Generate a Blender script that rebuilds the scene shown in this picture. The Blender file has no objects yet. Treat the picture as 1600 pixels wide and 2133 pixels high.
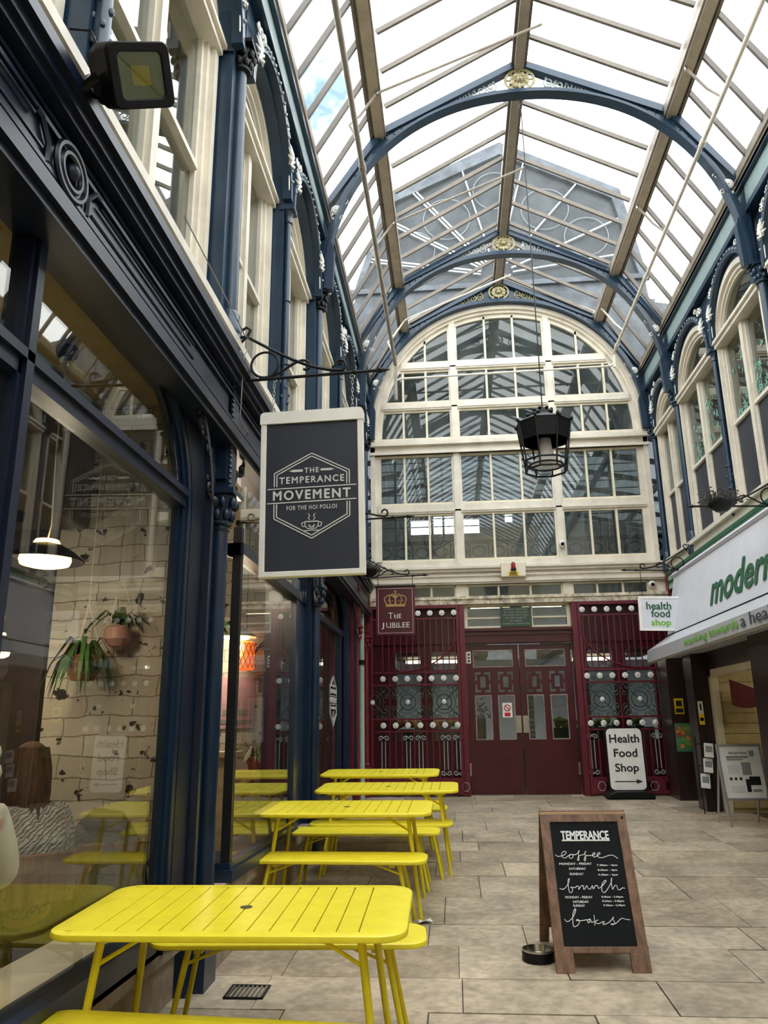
import bpy, bmesh, math, random
from mathutils import Vector, Matrix
random.seed(11)
sc = bpy.context.scene
COL = sc.collection
PI = math.pi

# ------------------------------------------------------------------ camera, sky, exposure
CAMZ = 1.62
f_px, pit, yaw, rol = 1620.475, 0.26955, -0.0855064, -0.0119048
fw = Vector((math.sin(yaw)*math.cos(pit), math.cos(yaw)*math.cos(pit), math.sin(pit)))
r0 = Vector((math.cos(yaw), -math.sin(yaw), 0.0))
u0 = r0.cross(fw)
rt = math.cos(rol)*r0 + math.sin(rol)*u0
up = -math.sin(rol)*r0 + math.cos(rol)*u0
cd = bpy.data.cameras.new('camera'); cam = bpy.data.objects.new('camera', cd); COL.objects.link(cam)
cd.sensor_fit = 'VERTICAL'; cd.sensor_height = 36.0; cd.lens = f_px/2133.0*36.0
cd.clip_start = 0.05; cd.clip_end = 300
M = Matrix.Identity(4)
for i, c in enumerate((rt, up, -fw)):
    for k in range(3): M[k][i] = c[k]
M.translation = (0, 0, CAMZ)
cam.matrix_world = M
sc.camera = cam
sc.view_settings.view_transform = 'Standard'; sc.view_settings.look = 'None'
sc.view_settings.gamma = 1.0; sc.view_settings.use_curve_mapping = False
sc.view_settings.exposure = 0.3
try:
    cy = sc.cycles
    cy.use_denoising = True
    cy.max_bounces = 8; cy.diffuse_bounces = 4; cy.glossy_bounces = 4
    cy.transmission_bounces = 4; cy.transparent_max_bounces = 40
    cy.caustics_reflective = False; cy.caustics_refractive = False
    cy.sample_clamp_indirect = 4.0
except Exception:
    pass
SKY = 5.0
w = bpy.data.worlds.new('overcast_sky'); sc.world = w; w.use_nodes = True
nt = w.node_tree; nt.nodes.clear()
def N(nt, t, **k):
    n = nt.nodes.new(t)
    for a, b in k.items(): setattr(n, a, b)
    return n
tc = N(nt, 'ShaderNodeTexCoord'); nz = N(nt, 'ShaderNodeTexNoise'); rp = N(nt, 'ShaderNodeValToRGB')
mp = N(nt, 'ShaderNodeMapping'); mp.inputs['Location'].default_value = (0.35, 0.1, 0.2)
nz.inputs['Scale'].default_value = 2.6; nz.inputs['Detail'].default_value = 6; nz.inputs['Roughness'].default_value = .55
rp.color_ramp.elements[0].position = .32; rp.color_ramp.elements[0].color = (.30, .50, .78, 1)
rp.color_ramp.elements[1].position = .46; rp.color_ramp.elements[1].color = (1, 1, 1, 1)
bg = N(nt, 'ShaderNodeBackground'); bg.inputs['Strength'].default_value = SKY
wo = N(nt, 'ShaderNodeOutputWorld')
nt.links.new(tc.outputs['Generated'], mp.inputs[0]); nt.links.new(mp.outputs[0], nz.inputs['Vector'])
dt = N(nt, 'ShaderNodeVectorMath', operation='DOT_PRODUCT'); dt.inputs[1].default_value = (-0.1342, 0.7015, 0.7000)   # one blue gap in the cloud
nt.links.new(tc.outputs['Generated'], dt.inputs[0])
g1 = N(nt, 'ShaderNodeMapRange'); g1.inputs[1].default_value = .9945; g1.inputs[2].default_value = .9998
nt.links.new(dt.outputs['Value'], g1.inputs[0])
n9 = N(nt, 'ShaderNodeTexNoise'); n9.inputs['Scale'].default_value = 16; n9.inputs['Detail'].default_value = 6
nt.links.new(tc.outputs['Generated'], n9.inputs['Vector'])
g2 = N(nt, 'ShaderNodeMath', operation='MULTIPLY'); nt.links.new(g1.outputs[0], g2.inputs[0]); nt.links.new(n9.outputs['Fac'], g2.inputs[1])
g3 = N(nt, 'ShaderNodeMapRange'); g3.inputs[1].default_value = .2; g3.inputs[2].default_value = .62; g3.clamp = True
nt.links.new(g2.outputs[0], g3.inputs[0])
mxs = N(nt, 'ShaderNodeMixRGB'); mxs.inputs[2].default_value = (.10, .15, .21, 1)
nt.links.new(g3.outputs[0], mxs.inputs[0]); nt.links.new(rp.outputs[0], mxs.inputs[1])
rp.color_ramp.elements[0].position = .2
nt.links.new(nz.outputs['Fac'], rp.inputs[0]); nt.links.new(mxs.outputs[0], bg.inputs['Color']); nt.links.new(bg.outputs[0], wo.inputs[0])

# ------------------------------------------------------------------ materials
def lin(h):
    if isinstance(h, str):
        h = [int(h[i:i+2], 16) for i in (0, 2, 4)]
    return tuple((c/255/12.92 if c/255 <= .04045 else ((c/255+.055)/1.055)**2.4) for c in h) + (1,)
MATS = {}
def mat(name, hexc, rough=.5, metal=0., var=.12, scale=6., bump=0., bscale=None, stretch=None, dark=None, spec=.5):
    """painted / plain surface: base colour broken by soft noise wear, optional bump"""
    m = bpy.data.materials.new(name); m.use_nodes = True; MATS[name] = m
    t = m.node_tree; b = t.nodes['Principled BSDF']
    b.inputs['Roughness'].default_value = rough; b.inputs['Metallic'].default_value = metal
    b.inputs['Specular IOR Level'].default_value = spec
    c = lin(hexc)
    if var or bump:
        tc = N(t, 'ShaderNodeTexCoord'); vec = tc.outputs['Object']
        if stretch:
            mp = N(t, 'ShaderNodeMapping'); mp.inputs['Scale'].default_value = stretch
            t.links.new(vec, mp.inputs[0]); vec = mp.outputs[0]
        n = N(t, 'ShaderNodeTexNoise'); n.inputs['Scale'].default_value = scale; n.inputs['Detail'].default_value = 5
        n.inputs['Roughness'].default_value = .65
        t.links.new(vec, n.inputs['Vector'])
        r = N(t, 'ShaderNodeValToRGB')
        d = lin(dark) if dark else tuple(x*(1-var*1.6) for x in c[:3]) + (1,)
        r.color_ramp.elements[0].position = .34; r.color_ramp.elements[0].color = d
        r.color_ramp.elements[1].position = .62; r.color_ramp.elements[1].color = tuple(min(1, x*(1+var*.4)) for x in c[:3]) + (1,)
        t.links.new(n.outputs['Fac'], r.inputs[0]); t.links.new(r.outputs[0], b.inputs['Base Color'])
        if bump:
            n2 = N(t, 'ShaderNodeTexNoise'); n2.inputs['Scale'].default_value = bscale or scale*4; n2.inputs['Detail'].default_value = 4
            t.links.new(vec, n2.inputs['Vector'])
            bp = N(t, 'ShaderNodeBump'); bp.inputs['Strength'].default_value = bump; bp.inputs['Distance'].default_value = .02
            t.links.new(n2.outputs['Fac'], bp.inputs['Height']); t.links.new(bp.outputs[0], b.inputs['Normal'])
    else:
        b.inputs['Base Color'].default_value = c
    return m
def emis(name, hexc, s):
    m = bpy.data.materials.new(name); m.use_nodes = True; t = m.node_tree; MATS[name] = m
    b = t.nodes['Principled BSDF']; b.inputs['Base Color'].default_value = lin(hexc)
    b.inputs['Emission Color'].default_value = lin(hexc); b.inputs['Emission Strength'].default_value = s
    return m
def glass(name, tint='ffffff', refl=1.0, haze=0.0, hazecol='9aa0a4', rough=0.0, dirt=0.0):
    """thin pane: see-through plus mirror by Schlick; haze = dusty film that scatters light"""
    m = bpy.data.materials.new(name); m.use_nodes = True; t = m.node_tree; t.nodes.clear(); MATS[name] = m
    o = N(t, 'ShaderNodeOutputMaterial'); tr = N(t, 'ShaderNodeBsdfTransparent'); gl = N(t, 'ShaderNodeBsdfGlossy')
    tr.inputs[0].default_value = lin(tint); gl.inputs['Roughness'].default_value = rough
    lw = N(t, 'ShaderNodeLayerWeight'); lw.inputs['Blend'].default_value = .5
    p = N(t, 'ShaderNodeMath', operation='POWER'); p.inputs[1].default_value = 5
    a = N(t, 'ShaderNodeMath', operation='MULTIPLY_ADD', use_clamp=True); a.inputs[1].default_value = .95*refl; a.inputs[2].default_value = .045*refl
    t.links.new(lw.outputs['Facing'], p.inputs[0]); t.links.new(p.outputs[0], a.inputs[0])
    mx = N(t, 'ShaderNodeMixShader'); t.links.new(a.outputs[0], mx.inputs[0])
    src = tr.outputs[0]
    if haze:
        df = N(t, 'ShaderNodeBsdfDiffuse'); df.inputs[0].default_value = lin(hazecol)
        tl = N(t, 'ShaderNodeBsdfTranslucent'); tl.inputs[0].default_value = lin(hazecol)
        m1 = N(t, 'ShaderNodeMixShader'); m1.inputs[0].default_value = .5
        t.links.new(df.outputs[0], m1.inputs[1]); t.links.new(tl.outputs[0], m1.inputs[2])
        m2 = N(t, 'ShaderNodeMixShader'); m2.inputs[0].default_value = haze
        if dirt:
            tcn = N(t, 'ShaderNodeTexCoord'); nn = N(t, 'ShaderNodeTexNoise'); nn.inputs['Scale'].default_value = 1.7; nn.inputs['Detail'].default_value = 6
            t.links.new(tcn.outputs['Object'], nn.inputs['Vector'])
            mr = N(t, 'ShaderNodeMapRange'); mr.inputs[1].default_value = .3; mr.inputs[2].default_value = .7
            mr.inputs[3].default_value = haze*(1-dirt); mr.inputs[4].default_value = min(1, haze*(1+dirt))
            t.links.new(nn.outputs['Fac'], mr.inputs[0]); t.links.new(mr.outputs[0], m2.inputs[0])
        t.links.new(src, m2.inputs[1]); t.links.new(m1.outputs[0], m2.inputs[2]); src = m2.outputs[0]
    t.links.new(src, mx.inputs[1]); t.links.new(gl.outputs[0], mx.inputs[2]); t.links.new(mx.outputs[0], o.inputs[0])
    return m
def brick(name, c1, c2, mortar, chip=None, chipamt=.0, axes='xz', scale=1.0, rough=.75):
    m = bpy.data.materials.new(name); m.use_nodes = True; t = m.node_tree; b = t.nodes['Principled BSDF']; MATS[name] = m
    b.inputs['Roughness'].default_value = rough
    tc = N(t, 'ShaderNodeTexCoord'); sp = N(t, 'ShaderNodeSeparateXYZ'); cb = N(t, 'ShaderNodeCombineXYZ')
    t.links.new(tc.outputs['Object'], sp.inputs[0])
    t.links.new(sp.outputs[axes[0].upper()], cb.inputs[0]); t.links.new(sp.outputs[axes[1].upper()], cb.inputs[1])
    nz = N(t, 'ShaderNodeTexNoise'); nz.inputs['Scale'].default_value = 4.2; nz.inputs['Detail'].default_value = 5; t.links.new(cb.outputs[0], nz.inputs['Vector'])
    va = N(t, 'ShaderNodeVectorMath', operation='MULTIPLY_ADD'); va.inputs[1].default_value = (.085, .085, 0)
    t.links.new(nz.outputs['Color'], va.inputs[0]); t.links.new(cb.outputs[0], va.inputs[2])
    bt = N(t, 'ShaderNodeTexBrick'); t.links.new(va.outputs[0], bt.inputs['Vector'])
    bt.inputs['Scale'].default_value = scale; bt.inputs['Brick Width'].default_value = .31; bt.inputs['Row Height'].default_value = .125
    bt.inputs['Mortar Size'].default_value = .004; bt.inputs['Mortar Smooth'].default_value = .15
    bt.inputs['Color1'].default_value = lin(c1); bt.inputs['Color2'].default_value = lin(c2); bt.inputs['Mortar'].default_value = lin(mortar)
    col = bt.outputs['Color']
    if chip:
        n2 = N(t, 'ShaderNodeTexNoise'); n2.inputs['Scale'].default_value = 10; n2.inputs['Detail'].default_value = 5; t.links.new(cb.outputs[0], n2.inputs['Vector'])
        r2 = N(t, 'ShaderNodeValToRGB'); r2.color_ramp.elements[0].position = chipamt; r2.color_ramp.elements[0].color = (1, 1, 1, 1)
        r2.color_ramp.elements[1].position = chipamt+.03; r2.color_ramp.elements[1].color = (0, 0, 0, 1)
        t.links.new(n2.outputs['Fac'], r2.inputs[0])
        mc = N(t, 'ShaderNodeMixRGB'); mc.inputs[2].default_value = lin(chip)
        t.links.new(r2.outputs[0], mc.inputs[0]); t.links.new(col, mc.inputs[1]); col = mc.outputs[0]
    t.links.new(col, b.inputs['Base Color'])
    bp = N(t, 'ShaderNodeBump'); bp.inputs['Strength'].default_value = .6; bp.inputs['Distance'].default_value = .012; bp.invert = True
    t.links.new(bt.outputs['Fac'], bp.inputs['Height']); t.links.new(bp.outputs[0], b.inputs['Normal'])
    return m
def attr_stone(name):
    m = bpy.data.materials.new(name); m.use_nodes = True; t = m.node_tree; b = t.nodes['Principled BSDF']; MATS[name] = m
    b.inputs['Roughness'].default_value = .55
    at = N(t, 'ShaderNodeAttribute'); at.attribute_name = 'tint'
    tc = N(t, 'ShaderNodeTexCoord')
    n1 = N(t, 'ShaderNodeTexNoise'); n1.inputs['Scale'].default_value = 2.3; n1.inputs['Detail'].default_value = 8; n1.inputs['Roughness'].default_value = .7
    n2 = N(t, 'ShaderNodeTexNoise'); n2.inputs['Scale'].default_value = 17; n2.inputs['Detail'].default_value = 6
    for n in (n1, n2): t.links.new(tc.outputs['Object'], n.inputs['Vector'])
    r1 = N(t, 'ShaderNodeValToRGB'); r1.color_ramp.elements[0].position = .3; r1.color_ramp.elements[0].color = (.55, .53, .5, 1); r1.color_ramp.elements[1].position = .68; r1.color_ramp.elements[1].color = (1.25, 1.2, 1.12, 1)
    t.links.new(n1.outputs['Fac'], r1.inputs[0])
    r2 = N(t, 'ShaderNodeValToRGB'); r2.color_ramp.elements[0].position = .3; r2.color_ramp.elements[0].color = (.72, .72, .72, 1); r2.color_ramp.elements[1].position = .66; r2.color_ramp.elements[1].color = (1.1, 1.1, 1.1, 1)
    t.links.new(n2.outputs['Fac'], r2.inputs[0])
    m1 = N(t, 'ShaderNodeMixRGB', blend_type='MULTIPLY'); m1.inputs[0].default_value = 1
    m2 = N(t, 'ShaderNodeMixRGB', blend_type='MULTIPLY'); m2.inputs[0].default_value = 1
    t.links.new(at.outputs['Color'], m1.inputs[1]); t.links.new(r1.outputs[0], m1.inputs[2])
    t.links.new(m1.outputs[0], m2.inputs[1]); t.links.new(r2.outputs[0], m2.inputs[2]); t.links.new(m2.outputs[0], b.inputs['Base Color'])
    rr = N(t, 'ShaderNodeMapRange'); rr.inputs[3].default_value = .38; rr.inputs[4].default_value = .75
    t.links.new(n1.outputs['Fac'], rr.inputs[0]); t.links.new(rr.outputs[0], b.inputs['Roughness'])
    bp = N(t, 'ShaderNodeBump'); bp.inputs['Strength'].default_value = .35; bp.inputs['Distance'].default_value = .012
    t.links.new(n1.outputs['Fac'], bp.inputs['Height']); t.links.new(bp.outputs[0], b.inputs['Normal'])
    return m
cream = mat('cream_paint', 'e4dccc', .45, var=.10, scale=3)
creamd = mat('cream_gloss_bars', 'e9dfc6', .4, var=.06)
taupe = mat('roof_bar_paint', '978d80', .5, var=.12)
barp = mat('glazing_bar_shaded', '6f675d', .55, var=.12)  # roof bar paint, colour darkened for the unlit undersides of the bars
tauped = mat('dark_bar_paint', '5c554e', .5, var=.12)
navy = mat('navy_gloss', '12263f', .32, var=.16, scale=4)
navyu = mat('navy_ironwork_lit', '22394e', .3, var=.14, scale=4)  # same navy paint, colour lightened for the light on the upper ironwork
navyd = mat('dark_navy_gloss', '0f1a33', .38, var=.2, scale=4)
tealp = mat('grey_teal_paint', '8ba0a0', .45, var=.08)
greenp = mat('pale_green_paint', 'a9c3b4', .5, var=.08)
dgreen = mat('bottle_green_iron', '24473c', .4, var=.2)
maroon = mat('maroon_gloss', '480f1c', .3, var=.14, scale=3)
maroonb = mat('maroon_iron', '661529', .38, var=.15, scale=5)
redp = mat('oxblood_column', '7a222c', .4, var=.2)
yellow = mat('yellow_powder_coat', 'ecdb2c', .42, var=.05, scale=9)
white = mat('white_enamel', 'f2f0ea', .4, var=.04)
whitem = mat('white_ornament_paint', 'e9e9e4', .45, var=.1)
gold = mat('gold_leaf_paint', 'a89f78', .4, .2, var=.25, scale=20)
silverp = mat('silver_ornament_paint', 'aab4b6', .4, .2, var=.2, scale=20)
black = mat('black_satin', '0d0d11', .5, var=.1, spec=.25)
blackm = mat('black_iron', '131318', .5, var=.2, spec=.3)
charcoal = mat('charcoal_vinyl', '252a38', .5, var=.05)
chalkb = mat('blackboard', '0d1014', .7, var=.12, scale=2, spec=.2)
chalk = mat('chalk_white', 'eef0f0', .8, var=.1, scale=40)
wood = mat('stained_oak', '7d5c46', .5, var=.35, scale=5, bump=.15, bscale=14, stretch=(5, 5, .8))
woodp = mat('pale_ply', 'c8ad87', .55, var=.15, scale=3, stretch=(1, 1, 6))
alu = mat('aluminium', 'c9cbcc', .35, .75, var=.05)
steel = mat('brushed_steel', 'b8b8b6', .25, 1., var=.05)
stonep = mat('plinth_stone', 'a0917d', .8, var=.25, scale=5, bump=.3)
mortar = mat('joint_dirt', '5b5249', .9, var=.2)
flag = attr_stone('flagstone')
plaster = mat('cream_plaster', 'e3d2ab', .8, var=.06)
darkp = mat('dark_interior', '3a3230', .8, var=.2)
greyp = mat('grey_wall', '8d9192', .8, var=.12)
tile = mat('dark_brown_tile', '33241f', .3, var=.3, scale=3, stretch=(8, 8, 1))
wbrick = brick('whitewashed_brick', 'd2cec2', 'c2bcae', '8a8275', '2a2623', .35)
gbrick = brick('grey_stone_courses', '99a0a2', '868c90', '5d6164', None, 0, 'xz', .4)
dstone = mat('weathered_slate', '565c63', .8, var=.3, scale=2.2, bump=.3)
g_roof = glass('roof_pane', 'f4f8f8', .5)
g_win = glass('window_pane', 'e8eeee', 1.25)
g_shop = glass('shop_pane', 'f2f2ee', 1.2)
g_fac = glass('old_pane', 'd6dcda', 1.2, .16, 'aab2b0', 0., .6)
g_dome = glass('dusty_dome_pane', '5d666e', .3, .75, '6c7277', .25, .25)
g_hall = glass('hall_roof_pane', '3c4246', .05, .8, '5a6063', .4, .3)
g_frost = glass('frosted_lamp_glass', 'ffffff', .8, .55, 'e8e6e2', .2)
warm = emis('warm_lamp_glow', 'ffd98a', 9.0)
orange = emis('orange_lantern_glow', 'ff6a20', 2.2)
tubew = emis('fluorescent_glow', 'fff3cf', 7.0)
skin = mat('skin', 'd9a184', .5, var=.06)
hair = mat('brown_hair', '5f4434', .7, var=.4, scale=14, stretch=(3, 3, .4), bump=.6, bscale=30)
knit = mat('grey_cable_knit', 'c4c4c2', .9, var=.15, scale=12)
def cable(m):
    t = m.node_tree; b = t.nodes['Principled BSDF']; tc = N(t, 'ShaderNodeTexCoord')
    wv = N(t, 'ShaderNodeTexWave', wave_type='BANDS', bands_direction='DIAGONAL'); wv.inputs['Scale'].default_value = 20; wv.inputs['Distortion'].default_value = 5; wv.inputs['Detail'].default_value = 1; wv.inputs['Detail Scale'].default_value = 1.6
    bp = N(t, 'ShaderNodeBump'); bp.inputs['Strength'].default_value = 1; bp.inputs['Distance'].default_value = .02
    t.links.new(tc.outputs['Object'], wv.inputs['Vector']); t.links.new(wv.outputs['Fac'], bp.inputs['Height']); t.links.new(bp.outputs[0], b.inputs['Normal'])
cable(knit)
puffer = mat('cream_puffer', 'ece9dc', .6, var=.05)
coatm = mat('charcoal_coat', '45474b', .85, var=.2, bump=.5, bscale=10)
leaf = mat('houseplant_leaf', '3f6b35', .5, var=.3, scale=10)
dry = mat('dried_foliage', '4b4a44', .8, var=.4, scale=12)
terracotta = mat('terracotta', 'b5633f', .7, var=.2)
pinkp = mat('pink_glaze', 'c79a90', .5, var=.2)
basket = mat('wicker', '9a7548', .7, var=.35, scale=30, bump=.6, bscale=60)
papers = mat('poster_paper', 'e9e7e0', .6, var=.05)
limeg = mat('lime_vinyl', '6fb52e', .5, var=0)
dgv = mat('dark_green_vinyl', '1f5a3c', .5, var=0)
signw = mat('sign_white', 'dcdde6', .4, var=.03)
signg = mat('sign_grey', 'b9babf', .4, var=.03)
redv = mat('red_vinyl', 'c4242c', .45, var=0)
yellowv = mat('yellow_vinyl', 'e8c81e', .45, var=0)
inkb = mat('black_vinyl', '17191c', .5, var=0)
greyv = mat('pale_grey_vinyl', 'd2d3d3', .5, var=0)

# ------------------------------------------------------------------ geometry helpers
FL = lambda X=0., y=0., z=0.: Matrix(((0, -1, 0, X), (1, 0, 0, y), (0, 0, 1, z), (0, 0, 0, 1)))   # wall on the left: x along +Y, y into the wall
FR = lambda X=0., y=0., z=0.: Matrix(((0, 1, 0, X), (-1, 0, 0, y), (0, 0, 1, z), (0, 0, 0, 1)))   # wall on the right: x along -Y, y into the wall
T3 = lambda x, y, z: Matrix.Translation((x, y, z))
RZ = lambda a: Matrix.Rotation(a, 4, 'Z')
RX = lambda a: Matrix.Rotation(a, 4, 'X')
RY = lambda a: Matrix.Rotation(a, 4, 'Y')
class MB:
    def __init__(s, T=None): s.v = []; s.f = []; s.T = T or Matrix.Identity(4)
    def add(s, vs, fs):
        b = len(s.v); s.v += [s.T @ Vector(v) for v in vs]; s.f += [[i+b for i in f] for f in fs]; return s
    def box(s, x0, x1, y0, y1, z0, z1):
        return s.add([(x0, y0, z0), (x1, y0, z0), (x1, y1, z0), (x0, y1, z0), (x0, y0, z1), (x1, y0, z1), (x1, y1, z1), (x0, y1, z1)],
                     [(0, 3, 2, 1), (4, 5, 6, 7), (0, 1, 5, 4), (1, 2, 6, 5), (2, 3, 7, 6), (3, 0, 4, 7)])
    def bar(s, p, q, w, h, upv=(0, 0, 1)):
        p, q = Vector(p), Vector(q); d = (q-p).normalized(); u = Vector(upv)
        if abs(d.dot(u)) > .98: u = Vector((0, 1, 0))
        a = d.cross(u).normalized(); b = a.cross(d).normalized()
        vs = [e + a*sx*w/2 + b*sz*h/2 for e in (p, q) for sx, sz in ((-1, -1), (1, -1), (1, 1), (-1, 1))]
        return s.add(vs, [(0, 1, 2, 3), (7, 6, 5, 4), (0, 4, 5, 1), (1, 5, 6, 2), (2, 6, 7, 3), (3, 7, 4, 0)])
    def tube(s, pts, r, n=8, closed=False):
        pts = [Vector(p) for p in pts]; m = len(pts)
        rs = r if isinstance(r, (list, tuple)) else [r]*m
        tan = []
        for i in range(m):
            a = pts[(i-1) % m] if (closed or i > 0) else pts[i]; b = pts[(i+1) % m] if (closed or i < m-1) else pts[i]
            t = b-a; tan.append(t.normalized() if t.length > 1e-9 else Vector((0, 0, 1)))
        t0 = tan[0]; ref = Vector((0, 0, 1)) if abs(t0.z) < .9 else Vector((0, 1, 0))
        u = t0.cross(ref).normalized(); vs = []
        for i in range(m):
            u = (u - tan[i]*u.dot(tan[i]))
            u = u.normalized() if u.length > 1e-6 else tan[i].orthogonal().normalized()
            v = tan[i].cross(u)
            vs += [pts[i] + (u*math.cos(2*PI*k/n) + v*math.sin(2*PI*k/n))*rs[i] for k in range(n)]
        fs = []
        for i in range(m if closed else m-1):
            j = (i+1) % m
            fs += [(i*n+k, i*n+(k+1) % n, j*n+(k+1) % n, j*n+k) for k in range(n)]
        if not closed: fs += [tuple(range(n-1, -1, -1)), tuple((m-1)*n+k for k in range(n))]
        return s.add(vs, fs)
    def cyl(s, p, q, r, r2=None, n=14): return s.tube([p, q], [r, r if r2 is None else r2], n)
    def lathe(s, prof, c=(0, 0, 0), n=18, sx=1., sy=1.):
        vs = [(c[0]+r*sx*math.cos(2*PI*k/n), c[1]+r*sy*math.sin(2*PI*k/n), c[2]+z) for r, z in prof for k in range(n)]
        m = len(prof)
        fs = [(i*n+k, i*n+(k+1) % n, (i+1)*n+(k+1) % n, (i+1)*n+k) for i in range(m-1) for k in range(n)]
        if prof[0][0] > 1e-5: fs.append(tuple(range(n-1, -1, -1)))
        if prof[-1][0] > 1e-5: fs.append(tuple((m-1)*n+k for k in range(n)))
        return s.add(vs, fs)
    def ball(s, c, r, n=10, sc3=(1, 1, 1)):
        return s.lathe([(r*math.sin(PI*i/n)*1.0, -r*sc3[2]*math.cos(PI*i/n)) for i in range(n+1)], c, n+4, sc3[0], sc3[1])
    def prism(s, poly, y0, y1):
        n = len(poly); vs = [(x, y0, z) for x, z in poly] + [(x, y1, z) for x, z in poly]
        return s.add(vs, [tuple(range(n)), tuple(range(2*n-1, n-1, -1))] + [(i, n+i, n+(i+1) % n, (i+1) % n) for i in range(n)])
    def strip(s, a, b, y0, y1, closed=False):
        """solid between two x-z polylines of equal length, y0..y1 thick"""
        n = len(a); vs = [(x, y0, z) for x, z in a] + [(x, y0, z) for x, z in b] + [(x, y1, z) for x, z in a] + [(x, y1, z) for x, z in b]
        fs = []
        for i in range(n if closed else n-1):
            j = (i+1) % n
            fs += [(i, j, n+j, n+i), (2*n+i, 3*n+i, 3*n+j, 2*n+j), (i, 2*n+i, 2*n+j, j), (n+i, n+j, 3*n+j, 3*n+i)]
        if not closed: fs += [(0, n, 3*n, 2*n), (n-1, 3*n-1, 4*n-1, 2*n-1)]
        return s.add(vs, fs)
    def sheet(s, x0, x1, z0, z1, holes, y0, y1):
        """slab with rectangular holes (x0,x1,z0,z1), shared cells so that it stays one clean shell"""
        xs = sorted({x0, x1, *[min(max(h[i], x0), x1) for h in holes for i in (0, 1)]}); zs = sorted({z0, z1, *[min(max(h[i], z0), z1) for h in holes for i in (2, 3)]})
        nx, nz = len(xs)-1, len(zs)-1
        def solid(i, k):
            if not (0 <= i < nx and 0 <= k < nz): return False
            cx, cz = (xs[i]+xs[i+1])/2, (zs[k]+zs[k+1])/2
            return not any(h[0] < cx < h[1] and h[2] < cz < h[3] for h in holes)
        for i in range(nx):
            for k in range(nz):
                if not solid(i, k): continue
                a, b, c, d = xs[i], xs[i+1], zs[k], zs[k+1]
                s.add([(a, y0, c), (b, y0, c), (b, y0, d), (a, y0, d)], [(0, 1, 2, 3)]); s.add([(a, y1, c), (b, y1, c), (b, y1, d), (a, y1, d)], [(3, 2, 1, 0)])
                if not solid(i-1, k): s.add([(a, y0, c), (a, y1, c), (a, y1, d), (a, y0, d)], [(3, 2, 1, 0)])
                if not solid(i+1, k): s.add([(b, y0, c), (b, y1, c), (b, y1, d), (b, y0, d)], [(0, 1, 2, 3)])
                if not solid(i, k-1): s.add([(a, y0, c), (b, y0, c), (b, y1, c), (a, y1, c)], [(3, 2, 1, 0)])
                if not solid(i, k+1): s.add([(a, y0, d), (b, y0, d), (b, y1, d), (a, y1, d)], [(0, 1, 2, 3)])
        return s
def wmat(o):
    return (wmat(o.parent) @ o.matrix_parent_inverse @ o.matrix_basis) if o.parent else o.matrix_basis.copy()
def obj(name, mb, m, parent=None, smooth=True, bev=0., kind=None):
    me = bpy.data.meshes.new(name); me.from_pydata([tuple(v) for v in mb.v], [], mb.f)
    b = bmesh.new(); b.from_mesh(me); bmesh.ops.remove_doubles(b, verts=b.verts, dist=1e-5); bmesh.ops.recalc_face_normals(b, faces=b.faces); b.to_mesh(me); b.free()
    me.materials.append(m)
    if smooth:
        me.shade_smooth(); me.set_sharp_from_angle(angle=math.radians(38))
    o = bpy.data.objects.new(name, me); COL.objects.link(o)
    if parent is not None:
        o.parent = parent; o.matrix_parent_inverse = wmat(parent).inverted()
    if bev:
        mo = o.modifiers.new('edge', 'BEVEL'); mo.width = bev; mo.segments = 2; mo.limit_method = 'ANGLE'
    if kind: o['kind'] = kind
    return o
def tag(o, label, cat, group=None, kind=None):
    o['label'] = label; o['category'] = cat
    if group: o['group'] = group
    if kind: o['kind'] = kind
    return o
def thing(name, label, cat, loc=(0, 0, 0), group=None):
    o = bpy.data.objects.new(name, None); COL.objects.link(o); o.empty_display_size = .1
    o.matrix_basis = Matrix.Translation(loc)
    return tag(o, label, cat, group)
def struct(name, loc=(0, 0, 0)):
    o = bpy.data.objects.new(name, None); COL.objects.link(o); o.matrix_basis = Matrix.Translation(loc); o['kind'] = 'structure'; o.empty_display_size = .1
    return o
def place(o, Mx): o.matrix_basis = Mx
def dup(root, Mx, label=None, group=None):
    r = root.copy(); COL.objects.link(r); r.matrix_basis = Mx
    if label: r['label'] = label
    if group: r['group'] = group
    for ch in list(root.children):
        c = ch.copy(); COL.objects.link(c); c.parent = r
        for g in list(ch.children):
            d = g.copy(); COL.objects.link(d); d.parent = c
    return r
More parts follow.
